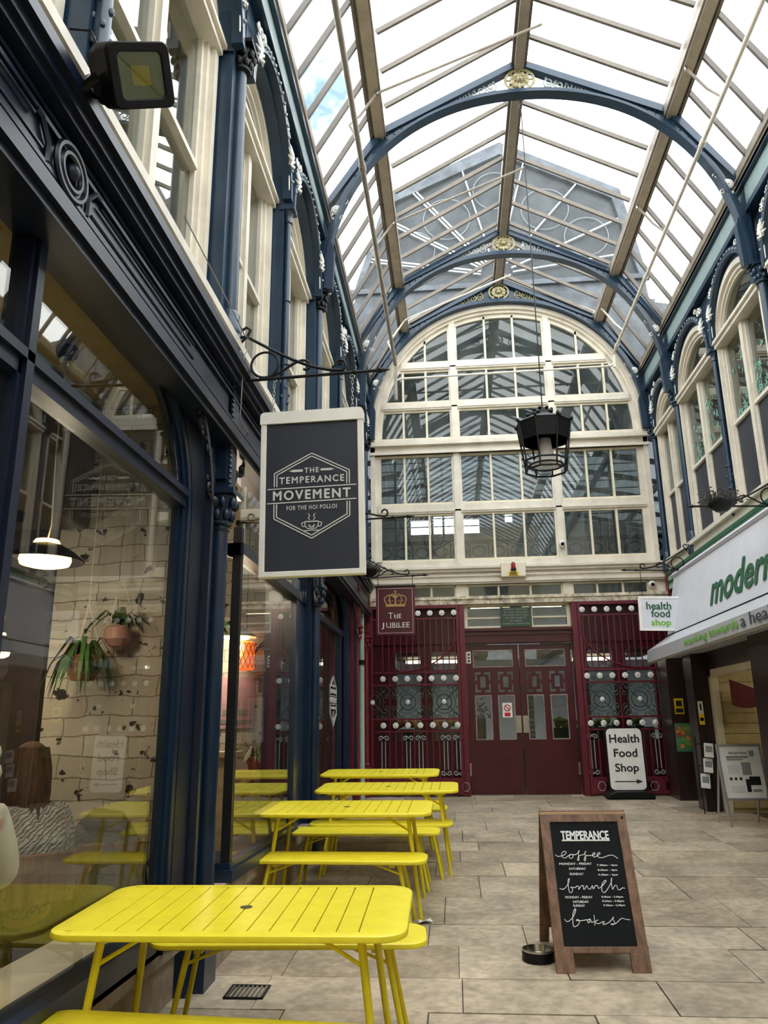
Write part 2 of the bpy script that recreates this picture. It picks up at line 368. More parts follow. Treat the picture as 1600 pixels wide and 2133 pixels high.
def text(name, body, Tm, w, h, m, parent, bold=0., depth=.004, shear=0., kind=None, sp=1.):
    """lettering fitted into a w x h box centred on Tm, lying in its x-z plane, facing -y"""
    cu = bpy.data.curves.new(name, 'FONT'); cu.body = body; cu.extrude = .02; cu.offset = min(bold, 0); cu.shear = shear; cu.resolution_u = 3; cu.space_character = sp
    if '\n' in body: cu.align_x = 'CENTER'
    ob = bpy.data.objects.new(name, cu); COL.objects.link(ob)
    me = bpy.data.meshes.new_from_object(ob)
    bpy.data.objects.remove(ob); bpy.data.curves.remove(cu)
    xs = [v.co.x for v in me.vertices]; ys = [v.co.y for v in me.vertices]
    x0, x1, y0, y1 = min(xs), max(xs), min(ys), max(ys)
    kx = w/(x1-x0) if w else h/(y1-y0); ky = h/(y1-y0) if h else kx
    for v in me.vertices:
        x, y, z = v.co
        v.co = Tm @ Vector(((x-(x0+x1)/2)*kx, -(z+.02)/.04*depth, (y-(y0+y1)/2)*ky))
    if bold > 0:      # heavier weight: overlaid shifted strokes
        vs = [v.co.copy() for v in me.vertices]; fs = [tuple(p.vertices) for p in me.polygons]; n = len(vs); V, F = [], []
        R3 = Tm.to_3x3(); bk = bold*(kx+ky)/2
        for i, (dx, dz) in enumerate(((0, 0), (1, 0), (-1, 0), (0, 1), (0, -1))):
            d = R3 @ Vector((dx*bk, -.00008*i, dz*bk)); V += [tuple(v+d) for v in vs]; F += [tuple(k+n*i for k in f) for f in fs]
        bpy.data.meshes.remove(me); me = bpy.data.meshes.new(name); me.from_pydata(V, [], F)
    me.materials.clear(); me.materials.append(m)
    o = bpy.data.objects.new(name, me); COL.objects.link(o)
    if parent is not None:
        o.parent = parent; o.matrix_parent_inverse = wmat(parent).inverted()
    return o
def arc(cx, cz, rx, rz, a0, a1, n=12): return [(cx+rx*math.cos(a0+(a1-a0)*i/n), cz+rz*math.sin(a0+(a1-a0)*i/n)) for i in range(n+1)]
def rrect(wd, dp, r, n=6):
    p = []
    for sx, sy, a in ((1, 1, 0), (-1, 1, PI/2), (-1, -1, PI), (1, -1, 1.5*PI)):
        p += [(sx*(wd/2-r)+r*math.cos(a+PI/2*i/n), sy*(dp/2-r)+r*math.sin(a+PI/2*i/n)) for i in range(n+1)]
    return p
def spiral(cx, cz, r, a0, turns, n=18, k=.12):
    return [(cx + r*(1-(1-k)*i/n)*math.cos(a0+turns*2*PI*i/n), cz + r*(1-(1-k)*i/n)*math.sin(a0+turns*2*PI*i/n)) for i in range(n+1)]
def xz(pts, y): return [(x, y, z) for x, z in pts]
SL, Z0 = .0338, .05
flr = lambda y: Z0 + SL*y
XL, XR, D, CX = -1.46, 3.71, 13.72, 1.12
# ------------------------------------------------------------------ floor
def build_floor():
    mb = MB(); tints = []
    def slab(x0, x1, y0, y1, top, th, c):
        z = lambda y: flr(y)+top
        n0 = len(mb.f)
        mb.add([(x0, y0, z(y0)-th), (x1, y0, z(y0)-th), (x1, y1, z(y1)-th), (x0, y1, z(y1)-th), (x0, y0, z(y0)), (x1, y0, z(y0)), (x1, y1, z(y1)), (x0, y1, z(y1))],
               [(0, 3, 2, 1), (4, 5, 6, 7), (0, 1, 5, 4), (1, 2, 6, 5), (2, 3, 7, 6), (3, 0, 4, 7)])
        tints.extend([c]*(len(mb.f)-n0))
    slab(-7, 9, -7, 27, -.012, .2, (.10, .085, .07))
    rnd = random.Random(5); y = -6.0
    base = [lin(c)[:3] for c in ('b3a794', 'a99d8a', 'bbae9a', 'a19481', 'afa28d', 'b6aa98')]
    red = lin('a3836f')[:3]
    while y < D+.1:
        d = rnd.choice((.5, .6, .68, .78)); x = -1.62 - rnd.random()*.8
        while x < 4.0:
            ww = rnd.uniform(.55, 1.25)
            c = red if rnd.random() < .0 or (4.2 < y < 4.75 and .1 < x < 1.0) else rnd.choice(base); k = rnd.uniform(.92, 1.07)
            g = rnd.uniform(.002, .0055); j = rnd.uniform(-.003, .003)
            slab(max(x, -1.62)+g, min(x+ww, 3.9)-g, y+g, y+d-g, j, .05, tuple(v*k for v in c))
            x += ww
        y += d
    me = bpy.data.meshes.new('floor'); me.from_pydata([tuple(v) for v in mb.v], [], mb.f)
    at = me.attributes.new('tint', 'FLOAT_COLOR', 'FACE')
    for i, c in enumerate(tints): at.data[i].color = (*c, 1)
    me.materials.append(flag)
    o = bpy.data.objects.new('floor', me); COL.objects.link(o); o['kind'] = 'structure'
build_floor()

# ------------------------------------------------------------------ building shells either side, rear end of the arcade
Y0, Y1 = -6.5, D+.12
sm = lambda name, mb, m, parent=None, **k: obj(name, mb, m, parent, kind=(None if parent else 'structure'), **k)
sm('wall_left', MB().box(-6.4, -6.2, Y0, Y1, 0, 8.3).box(-6.2, -1.75, Y0, Y0+.15, 0, 8.3).box(-6.2, -1.62, Y1-.1, Y1+.1, 0, 8.3), plaster)
sm('wall_right', MB().box(8.4, 8.6, Y0, Y1, 0, 8.3).box(3.95, 8.4, Y0, Y0+.15, 0, 8.3).box(3.86, 8.4, Y1-.1, Y1+.1, 0, 8.3), plaster)
sm('wall_rear', MB().box(-1.75, 3.95, Y0-.2, Y0, -.3, 10.2), plaster)
sm('trim_1', MB().box(-6.2, -1.62, Y0, Y1, 3.86, 4.12).box(-6.4, -1.6, Y0, Y1, 8.15, 8.35), plaster)
sm('trim_2', MB().box(3.88, 8.4, Y0, Y1, 3.86, 4.12).box(3.86, 8.6, Y0, Y1, 8.15, 8.35), plaster)

# ------------------------------------------------------------------ glazed roof
RG = [(2.57, 8.0), (1.84, 9.12), (0.0, 10.06)]
ceil = struct('ceiling', (CX, 4, 8))
for sgn in (-1, 1):
    X = lambda d: CX + sgn*d
    n = 'roof_pane'
    for (d0, z0), (d1, z1) in ((RG[0], RG[1]), (RG[1], RG[2])):
        mb = MB(); mb.add([(X(d0), Y0, z0+.06), (X(d1), Y0, z1+.06), (X(d1), D-.05, z1+.06), (X(d0), D-.05, z0+.06)], [(0, 1, 2, 3)])
        obj(n, mb, g_roof, ceil, smooth=False)
        far = MB()
        k = -25
        while True:
            yb = 7.5 + .545*k; k += 1
            if yb > D-.2: break
            if yb < Y0+.2 or min(abs(yb-8.42), abs(yb-12.0)) < .12: continue
            a = (X(d0-(.05 if d0 > 2 else .1)), yb, z0+.015+(.03 if d0 > 2 else .0)); b = (X(d1+(.06 if d1 > 1 else .1)), yb, z1-.01)
            if yb < 4.6: far.bar(a, b, .036, .06)
            else: obj('glazing_bar', MB().bar(a, b, .036, .06), barp if d0 < 2 else tauped, ceil, smooth=False)
        o = obj('glazing_bar_run', far, barp, ceil, smooth=False, kind='stuff')
    # purlin: broad painted face with a dark gutter face outside
    obj('purlin', MB().box(X(1.84)-.085, X(1.84)+.085, Y0, D-.02, 8.98, 9.12).box(X(1.84)-.06, X(1.84)+.06, Y0, D-.02, 8.95, 8.98), taupe, ceil, smooth=False)
    xo = X(1.84+.105); obj('purlin_flashing', MB().box(xo-.018, xo+.018, Y0, D-.02, 8.95, 9.2), tauped, ceil, smooth=False)
    xg = X(2.57)
    obj('gutter', MB().box(min(xg, xg-sgn*-.12), max(xg, xg+sgn*.12), Y0, D-.05, 7.93, 8.03).box(xg-.05, xg+.05, Y0, D-.05, 7.88, 7.95).box(xg-sgn*.06-.015, xg-sgn*.06+.015, Y0, D-.05, 7.96, 8.08), taupe, ceil, smooth=False)
obj('ridge_beam', MB().box(CX-.06, CX+.06, Y0, D-.05, 9.88, 10.06), taupe, ceil, smooth=False)
obj('ridge_flashing', MB().box(CX-.1, CX-.062, Y0, D-.05, 9.93, 10.08).box(CX+.062, CX+.1, Y0, D-.05, 9.93, 10.08), tauped, ceil, smooth=False)
def zend(dd):  # underside of the roof slope at offset dd
    return 8.0+(2.57-dd)/.73*1.12 if dd > 1.84 else 9.12+(1.84-dd)/1.84*.94
for sgn in (-1, 1):
    for (d0, z0), (d1, z1) in ((RG[0], RG[1]), (RG[1], RG[2])):
        obj('end_rafter', MB().bar((CX+sgn*d0, D-.12, z0+.0), (CX+sgn*d1, D-.12, z1-.0), .11, .1), cream, ceil, smooth=False)

# ------------------------------------------------------------------ end screen: big arched window, boards, clerestory, entablature
def zarch(x, off=0.):
    t = min(1, abs(x-CX)/(2.53-off)); return 6.76 + (2.71-off)*max(0, 1-t**2.15)**(1/2.15)
def archpts(off, n=48, zc=6.76, rx=2.53, rz=2.71, c=CX, ex=2.15):
    p = []
    for i in range(n+1):
        a = PI*i/n; ca, sa = math.cos(a), math.sin(a)
        p.append((c-(rx-off)*math.copysign(abs(ca)**(2/ex), ca), zc+(rz-off)*abs(sa)**(2/ex)))
    return p
TF = T3(0, D, 0)
win = struct('window_1', (CX, D, 4.4))
obj('arch_trim', MB(TF).strip(archpts(0), archpts(.075), -.1, .1).strip(archpts(.06), archpts(.13), -.05, .1).strip(archpts(.12), archpts(.21), .0, .1), cream, win)
obj('jamb', MB(TF).box(-1.41, -1.33, -.06, .1, 4.36, 6.76).box(-1.34, -1.22, -.0, .1, 4.36, 6.76), cream, win, smooth=False)
obj('jamb', MB(TF).box(3.57, 3.65, -.06, .1, 4.36, 6.76).box(3.45, 3.58, 0., .1, 4.36, 6.76), cream, win, smooth=False)
for a in (.18, 1.985):
    zt = zarch(a, .1)
    obj('mullion', MB(TF).box(a-.055, a+.055, -.045, .1, 4.4, zt).box(a-.09, a+.09, -.01, .1, 4.4, zt), cream, win, smooth=False)
def hspan(z, off=.15):
    t = max(0, (z-6.76)/(2.71-off)); return (2.53-off)*(1-t**2.15)**(1/2.15) if z > 6.76 else 2.4
for z0, z1 in ((8.22, 8.36), (7.40, 7.54), (5.36, 5.53)):
    hw = hspan(z1)
    obj('rail', MB(TF).box(CX-hw, CX+hw, -.03, .1, z0, z1).box(CX-hw, CX+hw, -.045, .05, z0+.03, z0+.06), cream, win, smooth=False)
obj('transom', MB(TF).box(-1.42, 3.66, -.06, .1, 6.50, 6.80).box(-1.44, 3.68, -.14, .0, 6.66, 6.73).box(-1.43, 3.67, -.1, 0, 6.73, 6.77).box(-1.43, 3.67, -.1, 0, 6.5, 6.55), cream, win, smooth=False)
obj('bottom_rail', MB(TF).box(-1.41, 3.65, -.04, .1, 4.34, 4.47), cream, win, smooth=False)
bays = ((-1.22, .09), (.27, 1.895), (2.075, 3.45))
rows = ((4.47, 5.36), (5.53, 6.5), (6.8, 7.40), (7.54, 8.22), (8.36, 9.3))
for bi, (a, b) in enumerate(bays):
    for ri, (z0, z1) in enumerate(rows):
        for q in (1, 2):
            x = a+(b-a)*q/3
            zt = min(z1, zarch(x, .16))
            if zt > z0+.08: obj('muntin', MB(TF).box(x-.019, x+.019, .0, .07, z0, zt), creamd, win, smooth=False)
        # inner sash frame
        xa, xb = a, b
        if z0 >= 6.8: xa, xb = max(a, CX-hspan(z0, .2)), min(b, CX+hspan(z0, .2))
        if xb-xa > .25: obj('sash_rail', MB(TF).box(xa, xb, .01, .08, z0, z0+.045).box(xa, xb, .01, .08, z1-.04, z1) if ri < 4 else MB(TF).box(xa, xb, .01, .08, z0, z0+.045), creamd, win, smooth=False)
pp = [(-1.25, 4.4)] + archpts(.14) + [(3.49, 4.4)]
obj('pane', MB(TF).prism(pp, .045, .053), g_fac, win, smooth=False)
sm('trim_3', MB(TF).box(-1.44, 3.69, -.06, .1, 4.03, 4.35).box(-1.45, 3.70, -.16, 0, 4.30, 4.34).box(-1.45, 3.70, -.12, 0, 4.25, 4.30).box(-1.45, 3.7, -.10, 0, 4.17, 4.20).box(-1.45, 3.70, -.13, 0, 4.06, 4.11).box(-1.45, 3.70, -.10, 0, 4.03, 4.06), cream, smooth=False)
# clerestory strip
cw = struct('window_2', (CX, D, 3.8))
obj('post', MB(TF).box(.09, .28, -.03, .1, 3.77, 4.04).box(1.95, 2.11, -.03, .1, 3.77, 4.04).box(3.42, 3.7, -.03, .1, 3.77, 4.04).box(-1.45, -1.22, -.03, .1, 3.77, 4.04), cream, cw, smooth=False)
mb = MB(TF)
for a, b in ((-1.22, .09), (.28, 1.95), (2.11, 3.42)):
    mb.box(a, b, .0, .06, 4.0, 4.04).box(a, b, 0, .06, 3.77, 3.82)
    for q in (1, 2): mb.box(a+(b-a)*q/3-.018, a+(b-a)*q/3+.018, 0, .06, 3.8, 4.02)
    mb.box(a, a+.03, 0, .06, 3.8, 4.02).box(b-.03, b, 0, .06, 3.8, 4.02)
obj('frame', mb, creamd, cw, smooth=False)
obj('pane', MB(TF).box(-1.24, 3.44, .03, .036, 3.79, 4.03), g_fac, cw, smooth=False)
flake = mat('flaking_cream_paint', 'dcd2b8', .7, var=.5, scale=9, bump=.5, bscale=30, dark='8d8272')
sm('trim_4', MB(TF).box(-1.44, 3.69, -.16, .1, 3.665, 3.79).box(-1.44, 3.69, -.18, .0, 3.75, 3.80), flake, smooth=False)
tw = struct('window_3', (CX, D, 3.3))
obj('frame', MB(TF).sheet(.2, 2.05, 3.25, 3.68, [(.27, 1.98, 3.29, 3.63)], -.04, .08).box(.84, .88, -.02, .06, 3.29, 3.63).box(1.36, 1.4, -.02, .06, 3.29, 3.63).box(.27, 1.98, -.01, .05, 3.42, 3.45), creamd, tw, smooth=False)
obj('pane', MB(TF).box(.26, 1.99, .02, .026, 3.28, 3.64), g_fac, tw, smooth=False)
# maroon entablature, posts and side panels with round-cornered lights
sm('trim_5', MB(TF).box(.2, 2.05, -.05, .1, 2.99, 3.25).box(.2, 2.05, -.1, .05, 3.2, 3.25).box(.2, 2.05, -.08, .05, 3.13, 3.16).box(.2, 2.05, -.07, .05, 3.0, 3.05), maroon, smooth=False)
def oval_hole(mb, x0, x1, z0, z1, y0, y1, r=.07):
    """rounds the corners of a rectangular hole"""
    for cx, cz, sx, sz in ((x0, z0, 1, 1), (x1, z0, -1, 1), (x1, z1, -1, -1), (x0, z1, 1, -1)):
        c = [(cx+sx*(r-r*math.cos(t*PI/2/5)), cz+sz*(r-r*math.sin(t*PI/2/5))) for t in range(6)]
        mb.prism([(cx, cz)] + c, y0, y1)
for nm, x0, x1, hl in (('trim_6', -1.47, .13, ((-1.0, -.58), (-.38, .06))), ('trim_7', 2.12, 3.72, ((2.28, 2.7), (2.92, 3.36)))):
    holes = [(a, b, 2.56, 2.87) for a, b in hl] + [(a, b, 1.38, 2.5) for a, b in hl]
    mb = MB(TF).sheet(x0, x1, .4, 3.67, holes, .04, .1)
    for a, b in hl: oval_hole(mb, a, b, 2.56, 2.87, .045, .095)
    mb.box(x0, x1, .0, .08, 3.0, 3.06).box(x0, x1, .0, .08, .5, .72)
    t = struct(nm, ((x0+x1)/2, D, .5)); obj('panelling', mb, maroon, t, smooth=False)
    obj('pane', MB(TF).box(x0+.1, x1-.1, .065, .071, 1.3, 2.95), g_win, t, smooth=False)

# doors
for nm, s, x0 in (('door_1', 1, .215), ('door_2', -1, 1.125)):
    x1 = x0+.9; z0 = flr(D)+.01; d = struct(nm, (x0 if s > 0 else x1, D, z0))
    def mx(a, b): return (x0+a, x0+b) if s > 0 else (x1-b, x1-a)
    holes = [(*mx(.13, .79), 2.60, 2.87), (*mx(.14, .40), 1.40, 2.11), (*mx(.53, .79), 1.40, 2.11), (*mx(.23, .32), 2.25, 2.43), (*mx(.62, .71), 2.25, 2.43)]
    greek = []
    for c in (.275, .665):
        for a, b, zz0, zz1 in ((-.13, -.1, 2.37, 2.5), (-.13, -.03, 2.47, 2.51), (.1, .13, 2.37, 2.5), (.03, .13, 2.47, 2.51), (-.13, -.1, 2.18, 2.31), (-.13, -.03, 2.17, 2.21), (.1, .13, 2.18, 2.31), (.03, .13, 2.17, 2.21)):
            greek.append((*mx(c+a, c+b), zz0, zz1))
    mb = MB(TF).sheet(x0+.005, x1-.005, z0, 2.97, holes + greek, .02, .065)
    oval_hole(mb, *mx(.13, .79), 2.60, 2.87, .022, .063, .05)
    obj('door_panel', mb, maroon, d, smooth=False)
    fr = MB(TF)
    for h in holes[:3]:
        fr.sheet(h[0]-.012, h[1]+.012, h[2]-.012, h[3]+.012, [(h[0]+.004, h[1]-.004, h[2]+.004, h[3]-.004)], .008, .02)
    obj('beading', fr, mat('worn_bead_'+nm, 'a58f88', .5, var=.3), d, smooth=False)
    obj('pane', MB(TF).box(x0+.05, x1-.05, .04, .046, 1.38, 2.9), g_win, d, smooth=False)
    a, b = mx(.80, .89); obj('push_plate', MB(TF).box(a, b, .008, .02, 1.52-.02, 1.78), steel, d, smooth=False)
    a, b = mx(.0, .025); obj('hinge', MB(TF).box(a, b, .0, .03, .82, 1.02), steel, d, smooth=False)
    obj('hinge', MB(TF).box(a, b, .0, .03, 2.66, 2.86), steel, d, smooth=False)
sm('trim_8', MB(TF).box(.12, .212, -.2, .08, flr(D), 3.66).box(2.04, 2.13, -.2, .08, flr(D), 3.66), maroonb, smooth=False)
# ------------------------------------------------------------------ folding iron gates either side of the doors
def flower(mb, x, y, z, r=.05):
    for k in range(7):
        a = 2*PI*k/7; mb.ball((x+r*.62*math.cos(a), y, z+r*.62*math.sin(a)), r*.42, 5, (1, .45, 1))
    return mb.ball((x, y-.008, z), r*.34, 5, (1, .6, 1))
def gate(x0, x1, xc, label, first):
    t = thing('iron_gate', label, 'gate', ((x0+x1)/2, D-.2, flr(D)))
    T = T3(0, D-.2, 0); zb = flr(D)
    for z0, z1 in ((3.60, 3.655), (3.41, 3.435), (2.495, 2.525), (2.285, 2.315), (1.725, 1.755), (1.53, 1.555), (.775, .80)):
        obj('rail', MB(T).box(x0, x1, -.018, .018, z0, z1), maroonb, t, smooth=False)
    for x in (x0+.02, x1-.02):
        obj('stile', MB(T).box(x-.022, x+.022, -.022, .022, zb+.02, 3.655), maroonb, t, smooth=False)
    obj('bottom_panel', MB(T).sheet(x0, x1, zb+.03, .78, [(x0+.25+.31*k, x0+.37+.31*k, .6, .72) for k in range(5) if x0+.37+.31*k < x1-.05], -.012, .012), maroonb, t, smooth=False)
    n = int((x1-x0)/.207)
    f0 = first
    for k in range(n+1):
        x = f0+.207*k
        if x > x1-.03: break
        for z in (3.515, 2.405, 1.64):
            obj('flower_rosette', flower(MB(T), x, -.02, z), whitem, t)
        obj('upright_bar', MB(T).box(x-.011, x+.011, -.009, .009, 2.52, 3.42), maroonb, t, smooth=False)
        obj('upright_bar', MB(T).box(x+.0925, x+.1145, -.009, .009, 2.52, 3.42), maroonb, t, smooth=False)
        obj('lower_bar', MB(T).box(x+.0925, x+.1145, -.009, .009, .8, 1.54), maroonb, t, smooth=False)
        mb = MB(T)
        if k % 3 == 1:
            mb.box(x-.011, x+.011, -.009, .009, .8, 1.54); obj('lower_bar', mb, maroonb, t, smooth=False)
        else:
            for s in (-1, 1):
                xx = x+s*.03
                mb.tube(xz([(xx, .93), (xx, 1.38)], -.012), .0085, 6)
            for s, zc, q in ((-1, 1.43, 1), (1, 1.43, 1), (-1, .88, -1), (1, .88, -1)):
                mb.tube(xz(spiral(x+s*.048, zc, .045, (PI if s > 0 else 0) if q > 0 else (PI if s > 0 else 0), -s*q*1.2, 14, .25), -.012), .008, 5)
            obj('scroll_bar', mb, silverp, t)
        if k % 2 == 0:
            obj('hexagon_motif', MB(T).tube([(x+.1+.065*math.cos(PI/3*i), -.016, .66+.075*math.sin(PI/3*i)) for i in range(6)], .007, 5, True), silverp, t)
    for c in xc:
        mb = MB(T); h = .285
        if c-h >= x0-.01 and c+h <= x1+.01: lim = 1
        mb.tube(xz(arc(c, 2.02, .13, .13, 0, 2*PI, 20)[:-1], 0), .009, 6, True)
        mb.tube(xz(arc(c, 2.02, .19, .19, 0, 2*PI, 24)[:-1], 0), .006, 5, True)
        for a in (PI/4, 3*PI/4):
            dx, dz = .35*math.cos(a), .35*math.sin(a); mb.tube(xz([(c-dx, 2.02-dz), (c+dx, 2.02+dz)], .008), .009, 6)
        for sx in (-1, 1):
            for sz in (-1, 1):
                mb.tube(xz(spiral(c+sx*.2, 2.02+sz*.2, .085, PI/2*(1 if sz < 0 else -1), sx*sz*1.3, 20, .2), -.004), .009, 6)
                mb.tube(xz(spiral(c+sx*.1, 2.02+sz*.235, .045, 0 if sx > 0 else PI, sx*sz*1.2, 14, .3), -.004), .007, 5)
                mb.tube(xz(spiral(c+sx*.235, 2.02+sz*.1, .045, PI/2*sz, -sx*sz*1.2, 14, .3), -.004), .007, 5)
        o = obj('scroll_panel', mb, dgreen, t)
        obj('centre_flower', flower(MB(T), c, -.025, 2.02, .04), whitem, o)
        if c > x0+.35: obj('panel_upright', MB(T).box(c-.315, c-.295, -.012, .012, 1.55, 2.5), maroonb, t, smooth=False)
    # drop-curve brace from the door post down to the middle rail
    s = -1 if xc[0] > CX else 1
    xp = x0 if s < 0 else x1
    pts = [(xp-s*(1-math.cos(q*PI/2/10))*1.05*1.0, 3.3-.78*math.sin(q*PI/2/10)) for q in range(11)]
    obj('curved_brace', MB(T).tube(xz(pts, -.02), .013, 6), maroonb, t)
    return t
gate(-1.42, .11, (-1.39, -.79, -.18), 'maroon folding iron gate behind the crowned hanging sign, left of the double doors', -1.21)
gate(2.14, 3.68, (2.43, 3.04, 3.62), 'maroon folding iron gate behind the arrow pavement sign, right of the double doors', 2.215)

# ------------------------------------------------------------------ roof ribs (blue iron arched trusses)
def scroll_band(mb, T, pts, r, n=5):
    pass
def truss(yc, label, closed=False):
    t = thing('arched_rib', label, 'roof truss', (CX, yc, 6.8))
    T = T3(0, yc, 0)
    low = archpts(.02, 60, 6.8); lowi = archpts(-.075, 60, 6.8)
    # soffit flange and rafter flange are wide, webs are thin
    obj('soffit_flange', MB(T).strip(low, archpts(-.015, 60, 6.8), -.075, .075), navyu, t)
    obj('arch_web', MB(T).strip(archpts(-.01, 60, 6.8), lowi, -.03, .03), navyu, t)
    topl = [(CX-2.60, 7.95), (CX-1.86, 9.08), (CX, 10.03), (CX+1.86, 9.08), (CX+2.60, 7.95)]
    bot = [(CX-2.53, 7.93), (CX-1.80, 9.0), (CX, 9.93), (CX+1.80, 9.0), (CX+2.53, 7.93)]
    obj('rafter', MB(T).strip(topl, bot, -.06, .06), navyu, t, smooth=False)
    for s in (-1, 1):
        # solid haunch plate where arch and rafter meet, with rivets
        ins = archpts(-.01, 60, 6.8); ins = ins if s < 0 else ins[::-1]
        lo = [p for p in ins if 1.15 < s*(p[0]-CX) < 2.22]
        def zr(x):
            d = abs(x-CX); return 9.08+(1.86-d)/1.86*.95 if d < 1.86 else 9.08-(d-1.86)/.74*1.13
        hi = [(x, zr(x)-.03) for x, z in lo]
        obj('haunch_plate', MB(T).strip(lo, hi, -.022, .022), navyu, t, smooth=False)
        rv = MB(T)
        for (xa, za), (xb, zb) in zip(lo[::1], hi[::1]):
            for q in ((xa+(xb-xa)*.3, za+(zb-za)*.3), (xb, zb-.09)): rv.ball((q[0], -.03, q[1]), .013, 4)
        obj('rivets', rv, navyd, t, kind='stuff')
        # foot: gusset plate on the capital rising to the gutter, white rosette in the opening
        fo = [(CX+s*2.60, 7.97), (CX+s*2.60, 6.8), (CX+s*2.44, 6.8), (CX+s*2.42, 7.35), (CX+s*2.50, 7.6)]
        obj('foot_plate', MB(T).prism(fo, -.05, .05), navyu, t, smooth=False)
        rs = MB(T); flower(rs, CX+s*2.40, -.035, 7.93, .055); rs.tube(xz(arc(CX+s*2.40, 7.93, .06, .06, 0, 2*PI, 12)[:-1], -.03), .01, 5, True)
        rs.tube(xz(spiral(CX+s*2.29, 8.06, .05, PI, -s*1.1, 12, .3), -.02), .009, 5); rs.ball((CX+s*2.44, -.03, 7.8), .022, 5)
        rs.tube(xz(spiral(CX+s*2.33, 7.83, .04, 0, s*1.1, 12, .3), -.02), .008, 5)
        obj('foot_rosette', rs, whitem, t)
        sc_ = MB(T)
        for q, (dx, rr) in enumerate(((.37, .075), (.50, .075), (.63, .066), (.75, .058), (.86, .05), (.96, .042), (1.06, .035))):
            zc = (zarch(CX+dx)+.1+(zr(CX+dx)-.1))/2+.015
            sc_.tube(xz(spiral(CX+s*dx, zc, rr, PI/2*(1 if q % 2 else -1), s*(1.4 if q % 2 else -1.4), 20, .15), 0), .011, 6)
            sc_.tube(xz([(CX+s*(dx-.06), zc+(.05 if q % 2 else -.05)), (CX+s*(dx+.02), zc+(.09 if q % 2 else -.07)), (CX+s*(dx+.1), zc)], 0), .009, 5)
            sc_.ball((CX+s*(dx-.03), -.01, zc+(-.07 if q % 2 else .065)), .02, 4, (1, .5, 1))
        obj('scrollwork', sc_, gold if closed else silverp, t)
    ro = MB(T); zc = 9.73
    ro.tube(xz(arc(CX, zc, .185, .165, 0, 2*PI, 28)[:-1], -.01), .018, 6, True)
    for k in range(8):
        a = 2*PI*k/8
        ro.tube(xz([(CX, zc), (CX+.17*math.cos(a), zc+.15*math.sin(a))], -.01), .012, 5)
        ro.ball((CX+.1*math.cos(a+.39), -.015, zc+.09*math.sin(a+.39)), .036, 5, (1, .4, 1))
    ro.ball((CX, -.03, zc), .04, 6)
    obj('apex_rosette', ro, gold, t)
    if closed:
        a = [(x, z) for x, z in archpts(-.01, 60, 6.8)]
        b = [(x, 7.95+0*x if abs(x-CX) > 2.6 else (9.08+(1.86-abs(x-CX))/1.86*.95 if abs(x-CX) < 1.86 else 9.08-(abs(x-CX)-1.86)/.74*1.13)-.03) for x, z in a]
        b = [(x, max(zb, z+.01)) for (x, zb), (_, z) in zip(b, a)]
        obj('closed_web', MB(T).strip(a, b, .02, .05), navyu, t, smooth=False)
    return t
truss(8.42, 'blue iron arched roof rib with open scrollwork, over the hanging lantern rod')
truss(12.0, 'blue iron arched roof rib with gilt rosette, midway between lantern and end window')
truss(13.58, 'blue iron arched rib with closed gilded panel framing the big end window', True)
truss(4.8, 'blue iron arched roof rib over the shop with white hanging sign') if False else None
